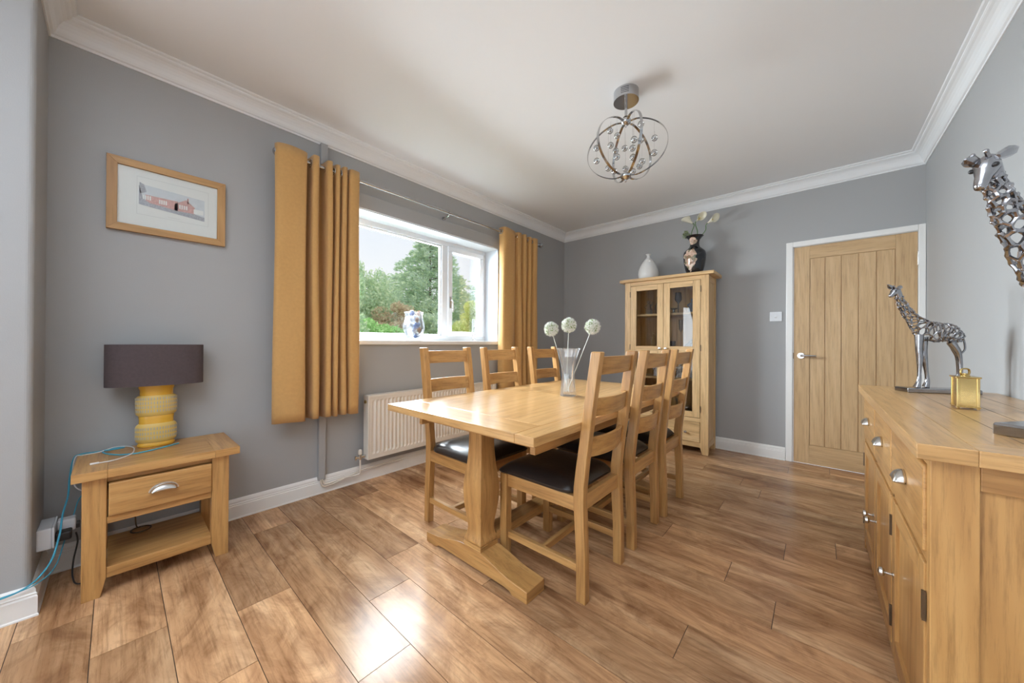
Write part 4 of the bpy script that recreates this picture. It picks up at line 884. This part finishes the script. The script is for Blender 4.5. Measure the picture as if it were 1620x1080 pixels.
for i, (a, b) in enumerate(yg):
    dz = obj('drawer', B(SF-.006, SF+.35, a, b, .604, .806), OAK['y'], sb, bevel=.004)
    cup(dz, (SF-.006, (a+b)/2, .712), .072, .032, -1, flange=False)
    d = obj('door', B(SF-.004, SF+.018, a, a+.055, .080, .576), OAK['z'], sb, bevel=.002)
    obj('stile', B(SF-.004, SF+.018, b-.055, b, .080, .576), OAK['z'], d, bevel=.002)
    for za, zb in ((.080, .135), (.521, .576)): obj('rail', B(SF-.004, SF+.018, a+.0552, b-.0552, za, zb), OAK['y'], d, bevel=.002)
    obj('panel', B(SF+.006, SF+.012, a+.05, b-.05, .13, .525), OAK['z'], d)
    ky = b-.028 if i < 2 else a+.024
    hy = a-.003 if i < 2 else b+.003
    k = lathe(NB(), [(.007, 0), (.007, .002), (.0045, .004), (.0045, .018), (.011, .021), (.0145, .026), (.0135, .033), (.004, .037)], (0, 0, 0), 20)
    bmesh.ops.rotate(k, verts=k.verts, cent=(0, 0, 0), matrix=Matrix.Rotation(-PI/2, 3, 'Y')); bmesh.ops.translate(k, verts=k.verts, vec=(SF-.004, ky, .333)); obj('knob', k, M['satin'], d, smooth=True)
    for z in (.14, .445): obj('hinge', B(SF-.008, SF-.001, hy-.005, hy+.005, z, z+.068), M['bronze'], d)

# brass box
bb = thing('brass_box', 'small square brass box with a handled lid on the sideboard', 'box', (.392, 1.965, ST))
X0, X1, Y0, Y1 = .364, .414, 1.935, 2.010
z0 = ST
obj('body', B(X0+.003, X1-.003, Y0+.003, Y1-.003, z0+.010, z0+.108), M['brass'], bb, bevel=.001)
for x in (X0, X1-.007):
    for y in (Y0, Y1-.007): obj('corner_post', B(x, x+.007, y, y+.007, z0+.001, z0+.108), M['brass'], bb, bevel=.001)
obj('lid', B(X0-.003, X1+.003, Y0-.003, Y1+.003, z0+.108, z0+.113), M['brass'], bb, bevel=.001)
obj('base_plate', B(X0-.002, X1+.002, Y0-.002, Y1+.002, z0+.006, z0+.0105), M['brass'], bb, bevel=.001)
cxx, cyy = (X0+X1)/2, (Y0+Y1)/2
bm = lathe(NB(), [(.012, 0), (.012, .003), (.006, .006), (.006, .01), (.001, .011)], (cxx, cyy, z0+.113), 16)
tube(bm, smoothpath([(cxx-.009, cyy-.009, z0+.116), (cxx-.012, cyy-.012, z0+.128), (cxx-.008, cyy-.008, z0+.138), (cxx+.008, cyy+.008, z0+.138), (cxx+.012, cyy+.012, z0+.128), (cxx+.009, cyy+.009, z0+.116)], 5), .003, 8)
obj('handle', bm, M['brass'], bb, smooth=True)

# ------------------------------------------------------------------ openwork giraffes
def lattice(rings, r, nside):
    """tubes along a honeycomb drawn over a tube-like skin; rings = [(centre, axis_u, axis_v, ru, rv)]"""
    bm = NB(); V = []
    for k, (c, u, v, ru, rv) in enumerate(rings):
        V.append([Vector(c)+Vector(u)*ru*math.cos(2*PI*(i+.5*(k % 2))/nside)+Vector(v)*rv*math.sin(2*PI*(i+.5*(k % 2))/nside) for i in range(nside)])
    tri = {}; edges = {}
    def addt(a, b, c):
        idx = len(tri); tri[idx] = (V[a[0]][a[1]]+V[b[0]][b[1]]+V[c[0]][c[1]])/3
        for p, q in ((a, b), (b, c), (c, a)): edges.setdefault(tuple(sorted((p, q))), []).append(idx)
    for k in range(len(V)-1):
        for i in range(nside):
            j = (i+1) % nside
            if k % 2 == 0: addt((k, i), (k, j), (k+1, i)); addt((k, j), (k+1, j), (k+1, i))
            else: addt((k, i), (k+1, j), (k+1, i)); addt((k, i), (k, j), (k+1, j))
    jit = {i: p+Vector((random.uniform(-1, 1), random.uniform(-1, 1), random.uniform(-1, 1)))*r*.6 for i, p in tri.items()}
    for e, ts in edges.items():
        if len(ts) == 2:
            a, b = jit[ts[0]], jit[ts[1]]; rr = r*random.uniform(.8, 1.25); m = (a+b)/2
            tube(bm, [a, m, b], [rr*1.15, rr*.8, rr*1.15], 6)
    for i, p in jit.items(): ball(bm, p, r*1.1, u=8, v=5)
    return bm
def giraffe(label, P0, d, s, pts, base):
    """pts in (along, up) metres relative to the base centre line; s = girth scale"""
    d = Vector((d[0], d[1], 0)).normalized(); n = Vector((-d.y, d.x, 0)); O = Vector((P0[0], P0[1], ST))
    def W3(a, z, l=0): return O+d*a+n*l+Vector((0, 0, z))
    g = thing('giraffe_statue', label, 'statue', tuple(O))
    a0, a1, w0, w1 = base
    bm = NB(); c = [W3(a0, 0, w0), W3(a1, 0, w0), W3(a1, 0, w1), W3(a0, 0, w1)]; c2 = [p+Vector((0, 0, .018*s)) for p in c]
    c3 = [p+((sum(c, Vector())/4)-p).normalized()*.004+Vector((0, 0, .022*s)) for p in c]
    loft(bm, [[tuple(p+Vector((0, 0, .0008))) for p in c], [tuple(p) for p in c2], [tuple(p) for p in c3]]); obj('base', bm, M['gun'], g, bevel=.002)
    spine = pts['body']; rings = []
    P = smoothpath([(a, z, r) for a, z, r in spine], 2)
    for i, p in enumerate(P):
        q = P[min(i+1, len(P)-1)]-P[max(i-1, 0)]; tv = (d*q.x+Vector((0, 0, q.y))).normalized(); vv = n.cross(tv).normalized()
        rings.append((W3(p.x, p.y), vv, n, p.z, p.z*pts.get('flat', .72)))
    random.seed(21); obj('body', lattice(rings, .0034*s, 6), M['gun'], g, smooth=True)
    for leg in pts['legs']:
        P = smoothpath([W3(a, z, l) for a, z, l, r in leg], 4); rr = [x.x for x in smoothpath([(r*s, 0, 0) for *_, r in leg], 4)]
        obj('leg', tube(NB(), P, rr, 10), M['gun'], g, smooth=True)
    h0, h1 = pts['head']; H0 = W3(*h0); H1 = W3(*h1)          # poll and muzzle
    ax = (H1-H0).normalized(); up_ = Vector((0, 0, 1)); upv = (up_-ax*up_.dot(ax)).normalized(); L_ = (H1-H0).length
    rings = []
    for q, ru, rl in ((-.2, .009, .008), (0, .016, .014), (.2, .0185, .0155), (.4, .015, .0125), (.6, .011, .0095), (.78, .0095, .009), (.92, .0085, .008), (1.02, .006, .006), (1.06, .002, .002)):
        c = H0+ax*L_*q; rings.append([tuple(c+upv*ru*s*math.cos(t)+n*rl*s*math.sin(t)) for t in [2*PI*i/14 for i in range(14)]])
    bm = loft(NB(), rings); tube(bm, [H0-ax*.0, W3(*pts['poll'])], [.014*s, .013*s], 10)
    hd = obj('head', bm, M['gun'], g, smooth=True)
    for sd in (-1, 1): obj('eye', ball(NB(), H0+ax*L_*.28+n*sd*.0145*s+upv*.006*s, .0042*s, u=10, v=7), M['rubber'], hd, smooth=True)
    for sd, tip in zip((1, -1), pts['ears']):
        a = H0+n*sd*.013*s+upv*.006*s; b = W3(*tip); P = [a, a.lerp(b, .3), a.lerp(b, .6), b]
        bm = tube(NB(), P, [.004*s, .0085*s, .0095*s, .0015*s], 8); obj('ear', bm, M['gun'], hd, smooth=True)
    for sd in (-1, 1):
        a = H0+n*sd*.006*s+upv*.012*s; b = a+upv*.013*s-ax*.004*s+n*sd*.002*s
        bm = tube(NB(), [a, b], [.0035*s, .0028*s], 8); ball(bm, b, .0038*s, u=8, v=6); obj('horn', bm, M['gun'], hd, smooth=True)
    if 'tail' in pts: obj('tail', tube(NB(), smoothpath([W3(*q) for q in pts['tail']], 5), .0035*s, 8), M['gun'], g, smooth=True)
    return g
giraffe('smaller silver openwork giraffe statue at far end of the sideboard', (.37, 2.50), (.90, .43), 1.0,
  dict(body=[(-.090, .452, .013), (-.078, .415, .017), (-.058, .375, .021), (-.030, .335, .030), (.000, .298, .046), (.035, .282, .050), (.070, .282, .046), (.100, .275, .042), (.122, .255, .030), (.130, .235, .012)], flat=.68,
       legs=[[(-.026, .27, -.018, .016), (-.028, .20, -.020, .012), (-.025, .165, -.020, .0115), (-.026, .10, -.020, .0075), (-.028, .055, -.020, .0085), (-.036, .024, -.020, .013)],
             [(.012, .26, .018, .018), (.016, .20, .020, .013), (.018, .165, .020, .012), (.026, .10, .020, .0075), (.030, .055, .020, .0085), (.024, .024, .020, .013)],
             [(.088, .235, -.016, .014), (.108, .20, -.018, .013), (.118, .165, -.018, .009), (.122, .10, -.018, .0075), (.120, .055, -.018, .0085), (.112, .024, -.018, .013)],
             [(.115, .24, .016, .016), (.130, .20, .018, .013), (.140, .165, .018, .010), (.142, .10, .018, .0075), (.138, .055, .018, .0085), (.130, .024, .018, .013)]],
       head=((-.098, .482, 0), (-.124, .452, 0)), poll=(-.088, .450, 0), ears=((-.145, .508, -.02), (-.066, .505, .022)), tail=[(.130, .275, 0), (.146, .245, 0), (.150, .205, 0), (.138, .185, 0)]),
  (-.077, .185, -.035, .045))
giraffe('larger silver openwork giraffe statue at the near, right edge of the sideboard', (.40, 1.50), (.62, .78), 1.35,
  dict(body=[(-.140, .630, .022), (-.122, .598, .028), (-.098, .565, .034), (-.068, .525, .041), (-.030, .480, .048), (.020, .430, .058), (.070, .392, .062), (.125, .372, .058), (.170, .358, .050), (.205, .335, .034), (.220, .312, .013)], flat=.60,
       legs=[[(.045, .37, -.020, .016), (.048, .27, -.022, .012), (.052, .21, -.022, .0115), (.054, .12, -.022, .0075), (.054, .06, -.022, .0085), (.044, .032, -.022, .013)],
             [(.09, .36, .012, .018), (.095, .27, .012, .013), (.098, .21, .012, .012), (.10, .12, .012, .0075), (.10, .06, .012, .0085), (.092, .032, .012, .013)],
             [(.17, .31, -.020, .014), (.190, .26, -.024, .013), (.205, .21, -.024, .009), (.205, .12, -.024, .0075), (.205, .06, -.024, .0085), (.195, .032, -.024, .013)],
             [(.20, .31, .012, .016), (.215, .26, .012, .013), (.232, .21, .012, .010), (.230, .12, .012, .0075), (.228, .06, .012, .0085), (.218, .032, .012, .013)]],
       head=((-.150, .662, 0), (-.178, .596, 0)), poll=(-.132, .625, 0), ears=((-.208, .667, .008), (-.078, .700, -.012)), tail=[(.215, .355, 0), (.236, .32, 0), (.240, .27, 0), (.224, .24, 0)]),
  (-.085, .262, -.045, .024))

# ------------------------------------------------------------------ pendant light
HX, HY, HZ = -.875, 2.026, 2.263
pd = thing('pendant_light', 'chrome ceiling pendant of crossed oval hoops with hanging glass balls', 'pendant light', (HX, HY, 2.09))
bm = lathe(NB(), [(.073, .001), (.073, .060), (.068, .060)], (HX, HY, 2.545), 48); cn = obj('canopy', bm, M['chrome'], pd, smooth=True)
bm = NB(); dv = Vector((-HX, -HY, 0)).normalized(); tv = Vector((-dv.y, dv.x, 0))
for k in range(4):
    z = 2.562+.010*k; rr_ = .0736
    obj('vent_slot', tube(NB(), [Vector((HX, HY, z))+dv*rr_*math.cos(a)+tv*rr_*math.sin(a) for a in [R_(-6+t*6) for t in range(-3, 4)]], .0012, 6), M['rubber'], cn)
obj('rod', tube(NB(), [(HX, HY, 2.44), (HX, HY, 2.546)], .008, 14), M['chrome'], pd, smooth=True)
obj('hub', lathe(NB(), [(.008, .032), (.018, .028), (.028, .014), (.030, .004), (.026, -.008), (.015, -.018), (.006, -.022), (.004, -.030)], (HX, HY, 2.425), 24), M['chrome'], pd, smooth=True)
obj('hub', lathe(NB(), [(.006, -.034), (.006, -.022), (.016, -.018), (.030, -.008), (.032, 0), (.026, .012), (.010, .016)], (HX, HY, 2.098), 24), M['chrome'], pd, smooth=True)
az0 = math.atan2(-1*(-.22), .414)  # main hoop lies roughly across the view
u0 = (Vector((math.cos(YAW), math.sin(YAW), 0))*.414-Vector((-math.sin(YAW), math.cos(YAW), 0))*.22).normalized()
for k in range(3):
    u = Matrix.Rotation(k*PI/3, 3, 'Z') @ u0; nn_ = Vector((-u.y, u.x, 0)); rings = []
    for i in range(73):
        a = 2*PI*i/72; ea = .234; eb = .175
        sh = 1+.10*abs(math.cos(a))**2
        p = Vector((HX, HY, HZ))+u*ea*math.sin(a)+Vector((0, 0, 1))*eb*math.cos(a)*(1-.10*math.exp(-(math.sin(a)/.18)**2))
        no_ = (u*math.sin(a)*eb+Vector((0, 0, 1))*math.cos(a)*ea).normalized(); w_ = .0075; th = .0012
        rings.append([tuple(p+nn_*w_+no_*th), tuple(p-nn_*w_+no_*th), tuple(p-nn_*w_-no_*th), tuple(p+nn_*w_-no_*th)])
    obj('hoop', loft(NB(), rings, cap=False), M['chrome'], pd, smooth=True)
for (x, y, z) in [(-0.078, -0.05, 0.117), (-0.069, 0.029, 0.119), (0.097, -0.014, 0.103), (0.13, 0.115, 0.067), (0.165, 0.009, -0.079), (0.099, -0.12, -0.035), (0.077, 0.036, 0.04), (-0.061, -0.077, 0.01), (-0.025, 0.042, 0.03), (0.062, -0.05, -0.04), (-0.071, 0.013, 0.019), (-0.146, -0.092, 0.018), (-0.14, -0.1, -0.066), (-0.004, -0.116, -0.095), (0.045, -0.003, -0.068), (0.103, -0.011, -0.116), (0.038, 0.117, -0.073), (-0.085, -0.058, -0.112), (-0.04, 0.088, -0.075), (-0.116, 0.092, -0.065), (0.01, 0.083, -0.109)]:
    c = Vector((HX+x, HY+y, HZ+z)); bm = ball(NB(), c, .0185, u=20, v=14)
    g = obj('glass_ball', bm, M['ballglass'], pd, smooth=True)
    obj('bulb_core', ball(NB(), c, .0085, u=12, v=8), M['chrome'], g, smooth=True)
    rr = math.sqrt(min(.98, (x*x+y*y)/.23**2)); zt = HZ+.172*math.sqrt(1-rr*rr)
    if zt > c.z+.02: obj('wire', tube(NB(), [c+Vector((0, 0, .018)), Vector((c.x, c.y, zt-.002))], .0005, 5), M['chrome'], g)

# corner plant behind the table
pp = thing('potted_plant', 'dark green leafy plant in the corner beyond the dining table', 'plant', (-2.42, 3.93, 0))
obj('pot', lathe(NB(), [(.07, .001), (.075, .01), (.10, .20), (.105, .22), (.095, .22), (.09, .19), (.01, .18)], (-2.42, 3.93, 0), 32), M['terracotta'], pp, smooth=True)
random.seed(6); bm = NB(); bm2 = NB()
for k in range(46):
    a = random.random()*2*PI; l = random.uniform(.12, .42); o = random.uniform(.02, .10)
    p0 = Vector((-2.42, 3.93, .19)); p1 = p0+Vector((math.cos(a)*o, math.sin(a)*o, l)); tube(bm2, [p0, p0.lerp(p1, .5)+Vector((0, 0, .01)), p1], .0025, 5)
    d = Vector((math.cos(a), math.sin(a), random.uniform(-.3, .8))).normalized(); s = d.cross(Vector((0, 0, 1))).normalized()*.020; Ln = random.uniform(.05, .08)
    bm.faces.new([bm.verts.new(q) for q in (p1, p1+d*Ln*.4+s, p1+d*Ln, p1+d*Ln*.4-s)])
obj('leaves', bm, M['leaf_dark'], pp); obj('stem', bm2, M['stem'], pp)

# ------------------------------------------------------------------ garden beyond the window
gr = NB(); vs = [gr.verts.new(p) for p in ((-60, -30, -.35), (-3.05, -30, -.35), (-3.05, 60, -.35), (-60, 60, -.35))]; gr.faces.new(vs)
gd = obj('garden_ground', gr, M['grass']); gd['kind'] = 'structure'
def wpt(px, dep): return Vector((0, 0, 0))+fwd*dep+Vector((math.cos(YAW), math.sin(YAW), 0))*((px-810)/FPX*dep)
def zat(py, dep): return CAMZ+(543-py)/FPX*dep
def from_quads(name, V, mat, parent):
    V = np.asarray(V, dtype=np.float32).reshape(-1, 3); n = len(V)//4
    me = bpy.data.meshes.new(name); me.from_pydata([tuple(v) for v in V], [], [(4*i, 4*i+1, 4*i+2, 4*i+3) for i in range(n)]); me.materials.append(mat)
    o = bpy.data.objects.new(name, me); COL.objects.link(o); o.parent = parent; return o
rs = np.random.RandomState(11)
def leafquads(P, D, ln, wd):
    """P centres, D directions; quads as leaves"""
    D = D/np.linalg.norm(D, axis=1, keepdims=True); r = rs.normal(size=D.shape); S = np.cross(D, r); S /= np.linalg.norm(S, axis=1, keepdims=True)
    ln = np.asarray(ln).reshape(-1, 1); wd = np.asarray(wd).reshape(-1, 1)
    return np.stack([P-D*ln*.5, P+S*wd*.5, P+D*ln*.5, P-S*wd*.5], axis=1)
def broadleaf(name, label, cat, px, dep, pytop, wpx, mat, n, leaf, seed, zlow=None, lumps=26, loose=1.0):
    global rs; rs = np.random.RandomState(seed)
    c = wpt(px, dep); zt = zat(pytop, dep); R0 = wpx/FPX*dep/2; zb = -.35
    t = thing(name, label, cat, (c.x, c.y, zb))
    H = zt-zb; cz = zb+H*(.55 if zlow is None else zlow); 
    L_ = rs.normal(size=(lumps, 3)); L_ /= np.linalg.norm(L_, axis=1, keepdims=True); L_ *= rs.uniform(.45, .85, (lumps, 1))
    rad = rs.uniform(.24, .42, lumps)
    pts = []; per = n//lumps
    for k in range(lumps):
        q = rs.normal(size=(per, 3)); q /= np.linalg.norm(q, axis=1, keepdims=True); q *= rs.uniform(.55, 1, (per, 1))*rad[k]*loose; pts.append(L_[k]+q)
    p = np.concatenate(pts); hz = zt-cz
    P = np.stack([p[:, 0]*R0, p[:, 1]*R0, p[:, 2]*hz/1.1], axis=1)
    D = rs.normal(size=P.shape); D[:, 2] -= .4
    o = from_quads('foliage', leafquads(P+np.array([0, 0, cz-zb]), D, leaf*rs.uniform(.7, 1.4, len(P)), leaf*.55), mat, t); ORG[o.name] = ORG[t.name]
    bm = NB(); tube(bm, [(0, 0, 0), (.05, 0, (cz-zb)*.6), (0, .05, cz-zb)], [R0*.07, R0*.05, R0*.02], 8)
    for k in range(6): a = L_[k]; tube(bm, [(0, 0, (cz-zb)*.6), (a[0]*R0*.8, a[1]*R0*.8, cz-zb+a[2]*hz*.7)], [R0*.03, R0*.01], 6)
    obj('trunk', bm, M['bark'], t, shift=False, smooth=True); return t
def conifer(label, px, dep, pytop, wpx, n, seed):
    global rs; rs = np.random.RandomState(seed)
    c = wpt(px, dep); zt = zat(pytop, dep); zb = -.35; H = zt-zb; RB = wpx/FPX*dep/2
    t = thing('conifer_tree', label, 'tree', (c.x, c.y, zb)); P = []; D = []; LN = []
    bm = NB(); tube(bm, [(0, 0, 0), (0, 0, H*.98)], [RB*.025, .02], 8)
    nb = 260
    for k in range(nb):
        f = (k+.5)/nb; z = H*(.06+.93*f); rad = RB*(1-f)**.92*rs.uniform(.6, 1.22)+.15; a = k*2.39996+rs.uniform(-.3, .3)
        d = np.array([math.cos(a), math.sin(a), 0]); m = int(n/nb*(.35+1.5*(1-f))); s = rs.uniform(.12, 1, m)**.7
        spread = .085*rad+.05
        lat = rs.normal(size=(m, 1))*spread*(1.15-s[:, None]); pp_ = d*s[:, None]*rad+np.array([-d[1], d[0], 0])*lat
        pp_[:, 2] = z+.20*rad*s-.32*rad*s**2+rs.normal(size=m)*.05*rad-.01
        P.append(pp_); dd_ = d+np.array([-d[1], d[0], 0])*rs.normal(size=(m, 1))*.6; dd_ = np.array(dd_); dd_[:, 2] += rs.normal(size=m)*.25+.15; D.append(dd_)
        LN.append(rs.uniform(.10, .24, m)*(dep/18))
        if k % 3 == 0: tube(bm, [(0, 0, z), tuple(d*rad*.8+np.array([0, 0, z]))], [.02, .006], 5)
    P = np.concatenate(P); D = np.concatenate(D); LN = np.concatenate(LN)
    o = from_quads('foliage', leafquads(P, D, LN, LN*.38), M['conifer'], t); ORG[o.name] = ORG[t.name]
    obj('trunk', bm, M['bark'], t, shift=False); return t
conifer('big blue-green conifer tree outside, seen in both window panes', 680, 17, 366, 300, 46000, 3)
broadleaf('garden_tree', 'pale green weeping tree outside at the left of the window', 'tree', 556, 13, 408, 130, M['decid'], 15000, .13, 5, lumps=34, loose=1.15)
broadleaf('garden_tree', 'mid green tree outside between the weeping tree and the conifer', 'tree', 606, 22, 428, 62, M['conifer'], 9000, .2, 6)
broadleaf('garden_tree', 'tree outside with leafy branch tips high behind the left curtain', 'tree', 528, 7.5, 355, 110, M['decid'], 5200, .11, 9, lumps=18)
broadleaf('garden_shrub', 'bright green shrub outside at the lower left of the window', 'shrub', 585, 9, 500, 105, M['bright'], 9000, .085, 12, zlow=.75)
broadleaf('garden_shrub', 'russet and cream shrub outside, left of the hurricane vase', 'shrub', 626, 12, 478, 82, M['russet'], 8000, .10, 15, zlow=.7)
broadleaf('garden_shrub', 'golden yellow shrub outside the right window pane', 'shrub', 748, 10.5, 478, 74, M['gold'], 9000, .10, 18, zlow=.72)
broadleaf('garden_shrub', 'dark green shrub outside behind the hurricane vase', 'shrub', 690, 13, 500, 95, M['conifer'], 7000, .12, 21, zlow=.7)
broadleaf('garden_tree', 'distant green trees outside behind the russet shrub', 'tree', 640, 34, 470, 150, M['decid'], 9000, .32, 24, zlow=.6)
broadleaf('garden_tree', 'distant tree outside at the right edge of the window', 'tree', 770, 30, 478, 90, M['conifer'], 7000, .30, 27, zlow=.6)
